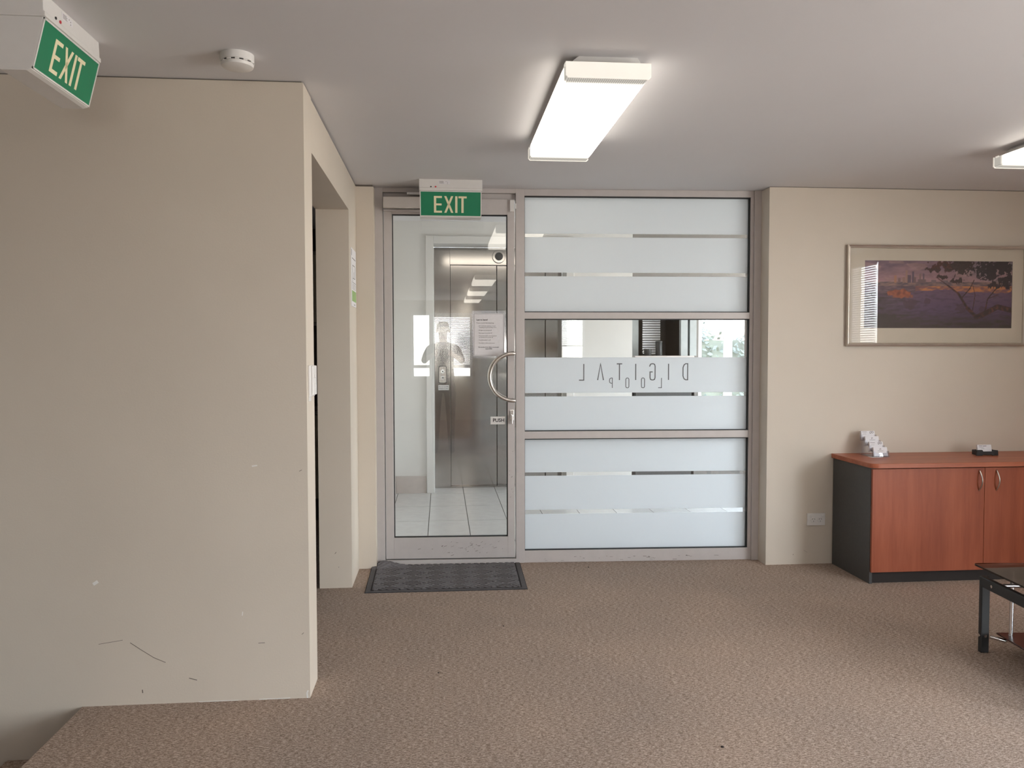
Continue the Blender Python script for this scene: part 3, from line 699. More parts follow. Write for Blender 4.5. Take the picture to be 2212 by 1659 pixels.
# ------------------------------------------------------------------ exit signs
def exit_sign(loc, rotz, label):
    """local: x along the sign, -y towards the reader, z 0 at the ceiling; sign 0.38 long"""
    r = root('exit_sign', loc, label, 'exit sign', 'green illuminated exit signs hung from the ceiling', rotz=rotz)
    T = ROOTM[r.name]
    hw = 0.189
    hs_ = MB(T).prism([(-0.088, 0.0), (0.088, 0.0), (0.090, -0.052), (0.094, -0.054), (0.094, -0.068), (-0.094, -0.068), (-0.094, -0.054), (-0.090, -0.052)], -hw, hw, 'x')
    obj('housing', hs_, M['white_plastic'], r, 0.002)
    # tapered hanging body
    mb = MB(T).prism([(-0.088, -0.068), (0.088, -0.068), (0.050, -0.205), (0.036, -0.222), (-0.036, -0.222), (-0.0505, -0.218)], -0.185, 0.185, 'x')
    obj('diffuser_body', mb, M['white_plastic'], r, 0.002)
    # slanted faces with green panel: plane from (y=-0.0885,z=-0.070) to (y=-0.0505,z=-0.218)
    def face(sg):
        a = math.atan2(0.038, 0.150)
        return T @ Matrix.Rotation(0 if sg > 0 else PI, 4, 'Z') @ Matrix.Translation((0, -0.0885, -0.070)) @ Matrix.Rotation(a, 4, 'X')
    F = face(1)
    H_ = 0.1505
    fr = MB(F).box(-0.185, 0.185, -0.003, 0.001, -0.005, 0).box(-0.185, 0.185, -0.003, 0.001, -H_, -H_+0.005)
    fr.box(-0.185, -0.180, -0.003, 0.001, -H_, 0).box(0.180, 0.185, -0.003, 0.001, -H_, 0)
    obj('bezel', fr, M['white_plastic'], r)
    gp = obj('green_panel', MB(F).box(-0.180, 0.180, -0.0015, 0.0015, -H_+0.005, -0.005), M['green'], r)
    zt_, zb2 = -0.030, -0.128; s = 0.0135; s2 = s/2
    def L(strokes):
        mb = MB(F)
        for q in strokes: mb.prism(q, -0.0022, -0.0014, 'y')
        obj('letter', mb, M['exit_cream'], gp)
    def R(x0, x1, z0, z1): return [(x0, z0), (x1, z0), (x1, z1), (x0, z1)]
    x = -0.101
    L([R(x, x+s, zb2, zt_), R(x+s, x+0.048, zt_-0.0115, zt_), R(x+s, x+0.046, -0.085, -0.0735), R(x+s, x+0.048, zb2, zb2+0.0115)])
    xc = -0.012; h_ = 0.0275
    L([[(xc-h_, zt_), (xc-h_+s, zt_), (xc+h_, zb2), (xc+h_-s, zb2)], [(xc+h_-s, zt_), (xc+h_, zt_), (xc-h_+s, zb2), (xc-h_, zb2)]])
    L([R(0.0265, 0.0265+s, zb2, zt_)])
    x = 0.046
    L([R(x, x+0.050, zt_-0.0115, zt_), R(x+0.018, x+0.018+s, zb2, zt_-0.0115)])
    obj('test_button', MB(T).cyl((-0.118, -0.0925, -0.046), 0.0042, 0.004, 'y', 16), M['black_plastic'], r)
    obj('indicator_lamp', MB(T).cyl((-0.090, -0.0925, -0.046), 0.0048, 0.004, 'y', 16), M['red'], r)
    lb = obj('rating_label', MB(T).box(-0.075, -0.004, -0.0893, -0.087, -0.030, -0.008), M['paper'], r)
    mb = MB(T)
    for k in range(4): mb.box(-0.068, -0.045+0.004*(k % 2), -0.0896, -0.0892, -0.0135-k*0.0038, -0.0120-k*0.0038)
    for (a, b_) in ((-0.030, -0.013), (-0.021, -0.017), (-0.021, -0.025)): mb.box(a, a+0.004, -0.0896, -0.0892, b_-0.003, b_)
    obj('fine_print', mb, M['grey_ink'], lb)
    return r
exit_sign((0.060, 4.925, HC), 0, 'green EXIT sign hung from the ceiling in front of the glass entry door')
exit_sign((-1.225, 2.630, HC), PI/2, 'green EXIT sign seen at a steep angle, close by on the upper left ceiling')

# ------------------------------------------------------------------ ceiling lights
def ceiling_light(x, y0, label=None, first=None):
    if first is not None:
        r = first.copy(); link(r); r.location = (x+0.15, y0+0.6, HC)
        for ch in first.children:
            c = ch.copy(); link(c); c.parent = r
        if label: r['label'] = label
        return r
    r = root('ceiling_light', (x+0.15, y0+0.6, HC), label, 'light', 'surface mounted fluorescent lights on the office ceiling')
    x1, y1 = x+0.30, y0+1.2
    mb = MB(); mb.prism([(x+0.055, 2.40), (x+0.265, 2.40), (x+0.275, 2.385), (x+0.275, 2.362), (x+0.025, 2.362), (x+0.035, 2.385)], y0+0.055, y1-0.055, 'y'); obj('lamp_body', mb, M['white_plastic'], r)
    obj('lamp_tray', MB().box(x+0.002, x1-0.002, y0+0.003, y1-0.003, 2.3605, 2.3625), M['white_plastic'], r)
    d = MB(); d.prism([(x+0.004, 2.360), (x+0.004, 2.318), (x+0.012, 2.310), (x1-0.012, 2.310), (x1-0.004, 2.318), (x1-0.004, 2.360)], y0+0.006, y1-0.006, 'y')
    obj('diffuser', d, M['lamp'], r, origin=(x+0.15, y0+0.6, 2.31))
    for ya, yb2 in ((y0, y0+0.006), (y1-0.006, y1)):
        obj('end_cap', MB().prism([(x, 2.362), (x, 2.315), (x+0.008, 2.307), (x1-0.008, 2.307), (x1, 2.315), (x1, 2.362)], ya, yb2, 'y'), M['lamp_cap'], r, 0.001)
    for ya in (y0+0.03, y1-0.03):
        for xx in (x+0.008, x1-0.008): obj('clip', MB().box(xx-0.008, xx+0.008, ya-0.012, ya+0.012, 2.356, 2.364), M['lamp_cap'], r, 0.001)
    return r
cl = ceiling_light(0.430, 2.75, 'bright fluorescent ceiling light near the centre, nearest the glass entry')
ceiling_light(2.842, 2.72, 'fluorescent ceiling light above the sideboard at the right edge', cl)
for (x, y, lab) in ((0.43, -1.3, 'fluorescent ceiling light just behind the camera, second in the row from the glass entry'),
                    (0.43, -3.3, 'fluorescent ceiling light third in the row from the glass entry'),
                    (2.842, -1.9, 'fluorescent ceiling light behind the camera in the row over the sideboard'),
                    (0.43, -5.2, 'fluorescent ceiling light nearest the rear windows, last in its row')):
    ceiling_light(x, y, lab, cl)

# smoke detector
sd = root('smoke_detector', (-0.705, 2.895, HC), 'round white smoke detector on the ceiling near the left wall', 'smoke detector')
obj('base', MB().lathe((-0.705, 2.895, HC), [(0.057, 0), (0.057, -0.024), (0.055, -0.026)], 48), M['white_plastic'], sd, smooth=True)
obj('cover', MB().lathe((-0.705, 2.895, HC), [(0.054, -0.0305), (0.0555, -0.034), (0.053, -0.042), (0.044, -0.046), (0.02, -0.048), (0.001, -0.048)], 48), M['white_plastic'], sd, smooth=True)
mb = MB().lathe((-0.705, 2.895, HC), [(0.050, -0.026), (0.050, -0.0305)], 48); obj('vent_gap', mb, M['black_plastic'], sd)
for k in range(12):
    a0 = 2*PI*k/12+0.1; a1 = a0+0.26
    mb = MB(); pts = [(-0.705+0.0545*math.cos(a0+(a1-a0)*i/4), 2.895+0.0545*math.sin(a0+(a1-a0)*i/4), HC-0.0283) for i in range(5)]
    mb.tube(pts, 0.003, 6); obj('spacer', mb, M['white_plastic'], sd)

# ------------------------------------------------------------------ wall fittings
sw = root('light_switch', (-0.523, 3.225, 1.186), 'white switch plate on a mounting block at the edge of the side opening', 'switch')
box('mounting_block', -0.523, -0.515, 3.185, 3.300, 1.186, 1.312, M['white_plastic'], sw, 0.002)
box('switch_plate', -0.515, -0.507, 3.215, 3.302, 1.192, 1.310, M['white_plastic'], sw, 0.003)
for z in (1.262, 1.226): obj('rocker', MB().box(-0.507, -0.503, 3.245, 3.270, z, z+0.014), M['white_plastic'], sw, 0.002)
obj('lower_lip', MB().box(-0.523, -0.518, 3.185, 3.230, 1.170, 1.186), M['white_plastic'], sw, 0.001)

M['green_print'] = plain('pale_green_print', (0.27, 0.42, 0.15), 0.6)
ep = root('evacuation_plan', (-0.52, 4.85, 1.64), 'white evacuation plan sheet with a green block on the narrow wall left of the entry', 'notice')
box('sheet', -0.5225, -0.520, 4.715, 4.965, 1.635, 1.975, M['paper'], ep)
P_ = lambda n, y0, y1, z0, z1, mt: box(n, -0.5200, -0.5192, y0, y1, z0, z1, M[mt], ep)
P_('green_block', 4.745, 4.955, 1.665, 1.728, 'green_print')
for (y0, y1, z0, z1) in ((4.73, 4.74, 1.93, 1.965), (4.76, 4.93, 1.915, 1.920), (4.78, 4.90, 1.875, 1.879), (4.78, 4.784, 1.78, 1.875), (4.90, 4.904, 1.80, 1.875),
                         (4.80, 4.90, 1.80, 1.804), (4.84, 4.844, 1.80, 1.84), (4.76, 4.94, 1.775, 1.778), (4.85, 4.90, 1.645, 1.650)):
    P_('plan_line', y0, y1, z0, z1, 'grey_ink')
for k in range(4): P_('plan_line', 4.76, 4.94, 1.738+k*0.009, 1.7395+k*0.009, 'grey_ink')

so = root('power_outlet', (2.385, 4.88, 0.246), 'double power outlet low on the cream wall left of the sideboard', 'power outlet')
box('outlet_plate', 2.326, 2.446, 4.872, 4.882, 0.250, 0.328, M['white_plastic'], so, 0.003)
for x in (2.348, 2.430): obj('rocker', MB().box(x-0.007, x+0.007, 4.867, 4.873, 0.305, 0.318), M['white_plastic'], so, 0.003)
for x in (2.367, 2.412):
    fc = obj('socket_face', MB().cyl((x, 4.8695, 0.286), 0.018, 0.0035, 'y', 28), M['white_plastic'], so, 0.0008)
    for (dx, dz, an) in ((-0.007, 0.006, -0.5), (0.007, 0.006, 0.5), (0, -0.008, PI/2-PI/2)):
        c, s_ = math.cos(an), math.sin(an)
        a = (x+dx-s_*0.0038*(1 if an else 0), 0.286+dz-0.0038); b_ = (x+dx+s_*0.0038*(1 if an else 0), 0.286+dz+0.0038)
        if an: a, b_ = (x+dx+(-0.0025 if dx > 0 else 0.0025)*-1*-1, 0.286+dz+0.0035), (x+dx+(0.0025 if dx > 0 else -0.0025), 0.286+dz-0.0035)
        obj('pin_slot', MB().stroke([a, b_], 0.0022, 4.8690, 4.8697), M['black_plastic'], fc)
marks(bpy.data.objects['wall_back'], 'scuff_mark', [([(2.31, 0.09), (2.335, 0.075)], 0.001), ([(2.24, 0.06), (2.241, 0.066)], 0.003)], 4.882, M['scuff'], 0.002)
marks(bpy.data.objects['wall_side'], 'scuff_mark', [([(-0.62, 0.20), (-0.612, 0.21)], 0.003), ([(-0.60, 0.12), (-0.597, 0.123)], 0.003)], 4.63, M['scuff'], 0.002)

# ------------------------------------------------------------------ framed picture
FX0, FX1, FZ0, FZ1 = 2.565, 3.775, 1.398, 2.040
fy = 4.882
pic = root('framed_picture', (3.17, fy, FZ0), 'wide framed landscape painting of a city skyline behind a tree, on the right wall', 'picture')
prof = [(0.0, 0.0), (0.0, -0.026), (0.004, -0.030), (0.009, -0.026), (0.012, -0.024), (0.016, -0.026), (0.020, -0.020), (0.020, -0.004)]
M['frame_silver'] = plain('champagne_silver_frame', (0.74, 0.68, 0.62), 0.28, metal=0.85, var=0.03)
mb = MB()
cor = [(FX0, FZ0, 1, 1), (FX1, FZ0, -1, 1), (FX1, FZ1, -1, -1), (FX0, FZ1, 1, -1)]
rings = [[(cx+sx*a, fy+d_, cz+sz*a) for a, d_ in prof] for cx, cz, sx, sz in cor]
n = len(prof); vs = [p for q in rings for p in q]
fs = [(i*n+k, ((i+1) % 4)*n+k, ((i+1) % 4)*n+(k+1) % n, i*n+(k+1) % n) for i in range(4) for k in range(n)]
obj('frame', mb.add(vs, fs), M['frame_silver'], pic)
M['mount'] = plain('cream_mount_board', (0.60, 0.54, 0.45), 0.75, var=0.01)
PX0, PX1, PZ0, PZ1 = 2.684, 3.683, 1.513, 1.943
mb = MB(); a0, a1, c0, c1 = FX0+0.018, FX1-0.018, FZ0+0.018, FZ1-0.018
mb.box(a0, PX0, fy-0.012, fy-0.009, c0, c1).box(PX1, a1, fy-0.012, fy-0.009, c0, c1).box(PX0, PX1, fy-0.012, fy-0.009, c0, PZ0).box(PX0, PX1, fy-0.012, fy-0.009, PZ1, c1)
obj('mount_board', mb, M['mount'], pic)
box('picture_glass', a0, a1, fy-0.018, fy-0.016, c0, c1, M['picture_glass'], pic)
# the printed landscape: a fine grid with printed colours
NX, NZ = 300, 130
me = bpy.data.meshes.new('print')
vs = [(PX0+(PX1-PX0)*i/NX, 0, PZ0+(PZ1-PZ0)*j/NZ) for j in range(NZ+1) for i in range(NX+1)]
fs = [(j*(NX+1)+i, j*(NX+1)+i+1, (j+1)*(NX+1)+i+1, (j+1)*(NX+1)+i) for j in range(NZ) for i in range(NX)]
me.from_pydata([(x-3.17, 0, z-FZ0) for x, y, z in vs], [], fs)
from mathutils import noise as mn
def mixc(a, b_, t): t = max(0, min(1, t)); return tuple(a[k]*(1-t)+b_[k]*t for k in range(3))
def seg_d(p, a, b_):
    ax, ay = a; bx_, by = b_; px, py = p; dx, dy = bx_-ax, by-ay
    t = max(0, min(1, ((px-ax)*dx+(py-ay)*dy)/(dx*dx+dy*dy+1e-9)))
    return math.hypot(px-ax-dx*t, py-ay-dy*t), t
limbs = [((2.32, .73), (2.10, .68), .040), ((2.10, .68), (1.86, .80), .040), ((1.86, .80), (1.76, .83), .034), ((1.76, .83), (1.62, .70), .026), ((1.62, .70), (1.47, .48), .018), ((1.47, .48), (1.30, .36), .012),
         ((1.30, .36), (1.12, .24), .007), ((1.52, .56), (1.66, .40), .009), ((1.66, .40), (1.72, .28), .007), ((1.70, .76), (1.74, .50), .007), ((1.74, .50), (1.70, .36), .005),
         ((1.90, .76), (1.94, .56), .010), ((1.94, .56), (2.06, .42), .009), ((2.06, .42), (2.18, .26), .007), ((1.94, .56), (2.1, .50), .006), ((1.42, .20), (1.38, .30), .006), ((1.82, .0), (1.90, .16), .012), ((1.90, .16), (1.80, .26), .008)]
AS = (PX1-PX0)/(PZ1-PZ0)
def paint(s, t):     # s 0..1 left-right, t 0..1 top-down
    x = s*AS; nz = lambda fx, fy_, o=0: mn.noise(Vector((x*fx+o, t*fy_, o)))
    streak = nz(6, 24)*.95+nz(16, 50, 3)*.8
    hz = 0.31
    if t < hz:
        c = mixc((112, 90, 104), (156, 120, 124), t/hz+nz(4, 12, 9)*.5)
        c = mixc(c, (128, 122, 126), (s-.55)*2.2*(0.6+nz(3, 5, 5)))
        if nz(3, 9, 2) > .25: c = mixc(c, (160, 128, 122), .5)
    elif t < .37: c = mixc((96, 82, 92), (132, 104, 98), .5+streak)
    elif t < .455+.02*math.sin(s*9)+nz(9, 1, 2)*.03:
        if s > .34: c = mixc((200, 128, 78), (118, 80, 82), .32+streak*1.3+(t-.37)*3+max(0, .42-s)*7+(nz(11, 9, 5)*.5))
        else: c = mixc((92, 74, 86), (112, 88, 96), .5+streak)
    else:
        k = (t-.47)/.53
        c = mixc((104, 80, 104), (80, 60, 92), k*1.5+streak*.6)
        dark = mixc((70, 56, 56), (58, 48, 46), .5+streak)
        c = mixc(c, dark, max(0, k*2.1-1.0)+max(0, (.42-s)*1.9)+streak*.5)
    c = tuple(v*(1+streak*.10) for v in c)
    for (bx0, bx1, bt, cc) in ((.275, .288, .14, (150, 116, 104)), (.29, .31, .21, (96, 80, 92)), (.318, .330, .155, (92, 78, 94)), (.33, .345, .24, (112, 88, 92)), (.368, .379, .19, (122, 96, 96)),
                               (.392, .403, .185, (100, 84, 96)), (.20, .216, .22, (164, 118, 96)), (.225, .24, .26, (120, 94, 96)), (.255, .27, .24, (140, 108, 100)), (.36, .41, .27, (112, 90, 94)),
                               (.45, .48, .28, (118, 98, 104)), (.52, .56, .285, (112, 96, 104)), (.60, .63, .29, (122, 104, 108))):
        if bx0 <= s <= bx1 and bt < t < hz+.02: c = cc
    # orange shrub, left middle
    d = math.hypot((x-.56)*.8, (t-.485)*2.3)+nz(14, 14, 7)*.09
    if d < .14: c = mixc((168, 92, 62), (116, 66, 54), .5+nz(18, 18, 1)*1.2)
    if .50 < t < .55 and .18 < s < .33: c = mixc(c, (150, 84, 60), .6+nz(20, 20, 4))
    # dark little shrubs
    for (sx, st_, rr) in ((1.52, .70, .075), (1.86, .74, .07), (.98, .60, .05), (.72, .64, .09)):
        d = math.hypot((x-sx), (t-st_)*1.1)+nz(22, 22, sx)*.05
        if d < rr: c = mixc(c, (72, 50, 60), .6)
    # tree
    for a, b_, r_ in limbs:
        d, tt = seg_d((x, t*1.0), a, b_)
        if d < r_: c = mixc((52, 34, 38), (104, 60, 50), .25+nz(25, 25, 6)*1.2)
    for (fx, fy_, rx, ry, cc) in ((1.10, .12, .10, .05, (74, 52, 50)), (1.30, .06, .20, .09, (92, 54, 48)), (1.52, .07, .20, .10, (70, 52, 50)), (1.95, .12, .22, .13, (58, 48, 54)),
                                  (2.18, .08, .20, .13, (54, 44, 50)), (2.22, .28, .14, .10, (62, 50, 58)), (1.22, .24, .10, .03, (72, 50, 50)), (1.42, .30, .10, .04, (70, 50, 52)), (2.05, .36, .10, .04, (66, 52, 58)), (1.98, .24, .10, .05, (60, 48, 54))):
        d = math.hypot((x-fx)/rx, (t-fy_)/ry)+nz(16, 20, fx)*1.0+nz(45, 45, fx+2)*.6
        if d < 1.0: c = mixc(cc, (cc[0]*.7, cc[1]*.7, cc[2]*.7), .5+nz(50, 50, 8))
    return c
ca = me.color_attributes.new('print', 'FLOAT_COLOR', 'POINT')
buf = []
for j in range(NZ+1):
    for i in range(NX+1):
        r_, g_, b2 = paint(i/NX, 1-j/NZ); q = srgb(max(0, r_), max(0, g_), max(0, b2)); buf += q
ca.data.foreach_set('color', buf)
m, nt, b = mat('landscape_print'); at = N(nt, 'ShaderNodeAttribute', attribute_name='print')
nt.links.new(at.outputs['Color'], b.inputs['Base Color']); b.inputs['Roughness'].default_value = 0.6
me.materials.append(m); po = bpy.data.objects.new('painting_print', me); link(po); po.parent = pic; po.location = (0, -0.008, 0)
ROOTM[po.name] = Matrix.Translation((3.17, fy-0.008, FZ0))

# ------------------------------------------------------------------ sideboard
sb = root('sideboard', (3.45, 4.65, 0), 'red beech sideboard with charcoal sides against the right wall', 'sideboard')
X0, X1 = 2.495, 4.36
YF, YB_ = 4.425, 4.872
box('side_panel', X0, X0+0.018, YF+0.0005, YB_, 0, 0.684, M['cabinet_dark'], sb, 0.001)
box('side_panel', X1-0.018, X1, YF+0.0005, YB_, 0, 0.684, M['cabinet_dark'], sb, 0.001)
box('carcass', X0+0.018, X1-0.018, YF+0.004, YB_, 0.066, 0.684, M['cabinet_dark'], sb)
M['plinth'] = plain('black_brown_plinth', (0.026, 0.020, 0.018), 0.85)
box('plinth', X0+0.018, X1-0.018, YF+0.015, YF+0.031, 0, 0.066, M['plinth'], sb)
dx = [X0+0.002, 3.190, 3.775, X1-0.002]
for k in range(3):
    d_ = box('door', dx[k]+0.0012, dx[k+1]-0.0012, YF-0.016, YF, 0.070, 0.678, M['wood_door'], sb, 0.001)
    xh = (3.155, 3.262, 4.25)[k]
    pts = [(xh, YF-0.016, 0.662)]+[(xh, YF-0.018-0.027*math.sin(PI*i/12), 0.662-0.118*i/12) for i in range(1, 12)]+[(xh, YF-0.016, 0.544)]
    obj('handle', MB().tube(pts, 0.0045, 10), M['brushed'], d_, smooth=True)
tp = []
r_ = 0.05; tx0, tx1, ty0, ty1 = X0-0.012, X1+0.01, YF-0.035, YB_+0.006
for k in range(9):
    a = PI+PI/2*k/8; tp.append((tx0+r_+r_*math.cos(a), ty0+r_+r_*math.sin(a)))
tp += [(tx1, ty0), (tx1, ty1), (tx0, ty1)]
obj('top', MB().prism(tp, 0.684, 0.712, 'z'), M['wood_top'], sb, 0.003)
ZT = 0.712

# tiered card holder
ch = root('card_holder', (2.69, 4.72, ZT), 'clear four tier holder full of white business cards on the sideboard', 'card holder')
GRP = 'business cards in the clear tiered holder'
cx0 = 2.655; tiers = []
for k in range(4):
    yb0 = 4.680+0.038*k; zb0 = ZT+0.006+0.030*k; xo = cx0-0.006*k
    tiers.append((xo, yb0, zb0))
    T = Matrix.Translation((xo, yb0, zb0)) @ Matrix.Rotation(-0.28, 4, 'X')
    mb = MB(T).box(-0.002, 0.098, -0.006, -0.004, -0.004, 0.018).box(-0.002, 0.098, 0.012, 0.014, -0.004, 0.04).box(-0.002, 0.098, -0.006, 0.014, -0.006, -0.004)
    mb.box(-0.004, -0.002, -0.006, 0.014, -0.006, 0.030).box(0.098, 0.100, -0.006, 0.014, -0.006, 0.030)
    mb.box(-0.004, 0.012, -0.006, -0.004, 0.018, 0.030).box(0.084, 0.100, -0.006, -0.004, 0.018, 0.030)
    obj('pocket', mb, M['acrylic'], ch, 0.0008)
mb = MB().box(2.635, 2.751, 4.672, 4.82, ZT, ZT+0.002)
mb.prism([(4.676, ZT+0.002), (4.815, ZT+0.002), (4.815, ZT+0.105)], 2.648, 2.650, 'x'); mb.prism([(4.676, ZT+0.002), (4.815, ZT+0.002), (4.815, ZT+0.105)], 2.736, 2.738, 'x')
obj('stand', mb, M['acrylic'], ch)
labs = ['front card stack of the tiered holder, white with a small round mark', 'second card stack of the tiered holder, with a rounded double loop mark',
        'third card stack of the tiered holder, with a small round mark', 'rear and highest card stack of the tiered holder, with a double loop mark']
for k, (xo, yb0, zb0) in enumerate(tiers):
    T = Matrix.Translation((xo, yb0, zb0)) @ Matrix.Rotation(-0.28, 4, 'X')
    c = root('business_cards', (xo+0.048, yb0, zb0), labs[k], 'business cards', GRP)
    obj('card_stack', MB(T).box(0.004, 0.092, -0.002, 0.010, 0.0, 0.055), M['paper'], c)
    mb = MB(T)
    if k % 2 == 1:
        for ox in (0.066, 0.078):
            mb.stroke([(ox+0.0058*math.cos(a), 0.046+0.0058*math.sin(a)) for a in [2*PI*i/14 for i in range(14)]], 0.0024, -0.0028, -0.0018, closed=True)
        mb.stroke([(0.0605, 0.046), (0.0605, 0.036)], 0.0024, -0.0028, -0.0018)
        mb.box(0.010, 0.040, -0.0026, -0.0019, 0.047, 0.0495)
        mb.box(0.010, 0.036, -0.0026, -0.0019, 0.034, 0.0355)
    else:
        mb.stroke([(0.048+0.004*math.cos(a), 0.042+0.004*math.sin(a)) for a in [2*PI*i/12*0.8-0.5 for i in range(12)]], 0.0022, -0.0028, -0.0018)
        mb.stroke([(0.0445, 0.043), (0.0445, 0.036)], 0.0018, -0.0028, -0.0018)
        mb.box(0.030, 0.066, -0.0026, -0.0019, 0.030, 0.0318)
        mb.cyl((0.050, -0.0028, 0.016), 0.0036, 0.001, 'y', 12)
    obj('card_print', mb, M['grey_ink'], c)
lc = tag(obj('loose_cards', MB().box(2.628, 2.70, 4.655, 4.70, ZT, ZT+0.0012), M['paper']), 'loose white card lying flat in front of the clear card holder', 'business card')

# black desk holder with cards
bh = root('black_card_holder', (3.38, 4.70, ZT), 'low black card holder at the right end of the sideboard top', 'card holder')
def hp(x0, x1, y0, y1, z0, z1, nm): box(nm, x0, x1, y0, y1, ZT+z0, ZT+z1, M['black_plastic'], bh, 0.002)
mb = MB(); mb.prism([(3.323, ZT), (3.360, ZT), (3.365, ZT+0.006), (3.425, ZT+0.006), (3.430, ZT), (3.466, ZT), (3.464, ZT+0.033), (3.436, ZT+0.036), (3.426, ZT+0.026), (3.368, ZT+0.026), (3.360, ZT+0.036), (3.328, ZT+0.036)], 4.672, 4.680, 'y')
obj('front_wall', mb, M['black_plastic'], bh, 0.001)
hp(3.327, 3.462, 4.680, 4.725, 0.004, 0.010, 'tray'); hp(3.327, 3.331, 4.680, 4.725, 0.004, 0.032, 'side_wall'); hp(3.458, 3.462, 4.680, 4.725, 0.004, 0.032, 'side_wall'); hp(3.327, 3.462, 4.720, 4.725, 0.010, 0.034, 'rear_wall')
c = root('business_cards', (3.39, 4.70, ZT+0.01), 'white cards standing in the low black holder on the sideboard', 'business cards')
T = Matrix.Translation((3.347, 4.690, ZT+0.011)) @ Matrix.Rotation(-0.25, 4, 'X')
obj('card_stack', MB(T).box(0, 0.092, 0, 0.012, 0, 0.056), M['paper'], c)
mb = MB(T).box(0.010, 0.032, -0.0008, 0.0001, 0.047, 0.0495).box(0.036, 0.060, -0.0008, 0.0001, 0.046, 0.0488).box(0.010, 0.040, -0.0008, 0.0001, 0.038, 0.0392).box(0.024, 0.044, -0.0008, 0.0001, 0.031, 0.0322)
obj('card_print', mb, M['ink'], c)

# ------------------------------------------------------------------ coffee table (enters at the right edge)
ct = root('coffee_table', (2.95, 2.95, 0), 'low coffee table with smoked glass top and black steel legs at the right edge', 'coffee table', rotz=0)
TX0, TX1, TY0, TY1 = 2.425, 3.35, 2.62, 3.385
TA = Matrix.Translation((TX0, TY1, 0)) @ Matrix.Rotation(math.radians(-5.5), 4, 'Z') @ Matrix.Translation((-TX0, -TY1, 0))
gtop = []
for (cx, cy, a0) in ((TX1, TY0, -90), (TX1, TY1+0.015, 0), (TX0-0.015, TY1+0.015, 90), (TX0-0.015, TY0, 180)):
    sx = -1 if a0 in (-90, 0) else 1; sy = 1 if a0 in (-90, 180) else -1
    for k in range(5):
        a = math.radians(a0+90*k/4); gtop.append((cx+sx*0.02+0.02*math.cos(a), cy+sy*0.02+0.02*math.sin(a)))
obj('glass_top', MB(TA).prism(gtop, 0.390, 0.398, 'z'), M['glass_dark'], ct, 0.001)
M['glass_edge'] = plain('black_enamel_band', (0.030, 0.018, 0.017), 0.15)
mb = MB(TA).box(TX0-0.010, TX1-0.005, TY1-0.030, TY1+0.008, 0.3885, 0.3902).box(TX0-0.010, TX0+0.012, TY0+0.01, TY1+0.008, 0.3885, 0.3902)
obj('enamel_band', mb, M['glass_edge'], ct)
for side, xx in ((0, TX0), (1, TX1-0.04)):
    for yy_ in (TY1-0.035, TY0+0.02):
        lg = MB(TA).prism([(xx, 0), (xx+0.038, 0), (xx+0.038, 0.348), (xx, 0.348)], yy_, yy_+0.024, 'y')
        lgo = obj('leg', lg, M['steel_dark'], ct, 0.004)
        mb = MB(TA).cyl((xx+0.019, yy_-0.003, 0.078), 0.007, 0.004, 'y', 16); mb.cyl((xx-0.003, yy_+0.012, 0.078), 0.007, 0.004, 'x', 16)
        obj('bolt', mb, M['chrome'], lgo)
    rl = obj('side_rail', MB(TA).box(xx, xx+0.024, TY0+0.03, TY1-0.03, 0.300, 0.348), M['steel_dark'], ct, 0.004)
    obj('bolt', MB(TA).cyl((xx-0.003, TY1-0.11, 0.325), 0.007, 0.004, 'x', 16).cyl((xx-0.003, TY0+0.11, 0.325), 0.007, 0.004, 'x', 16), M['chrome'], rl)
# chrome supports: posts, bent tubes and a cross bar
for yy_, sg in ((TY1-0.075, -1), (TY0+0.075, 1)):
    for xx, sx in ((TX0, 1), (TX1, -1)):
        pts = [(xx+sx*0.035, yy_+sg*-0.03, 0.078), (xx+sx*0.055, yy_+sg*-0.02, 0.074), (xx+sx*0.085, yy_, 0.070), (xx+sx*0.102, yy_, 0.080), (xx+sx*0.110, yy_, 0.105), (xx+sx*0.110, yy_, 0.24), (xx+sx*0.110, yy_, 0.388)]
        obj('chrome_tube', MB(TA).tube(pts, 0.0085, 12), M['chrome'], ct, smooth=True)
    obj('cross_bar', MB(TA).tube([(TX0+0.03, yy_-0.01, 0.322), (TX1-0.03, yy_-0.01, 0.322)], 0.009, 12), M['chrome'], ct, smooth=True)
M['shelf'] = plain('dark_red_brown_shelf', (0.060, 0.022, 0.018), 0.25)
obj('lower_shelf', MB(TA).box(TX0+0.065, TX1-0.065, TY0+0.06, TY1-0.04, 0.088, 0.096), M['shelf'], ct, 0.002)

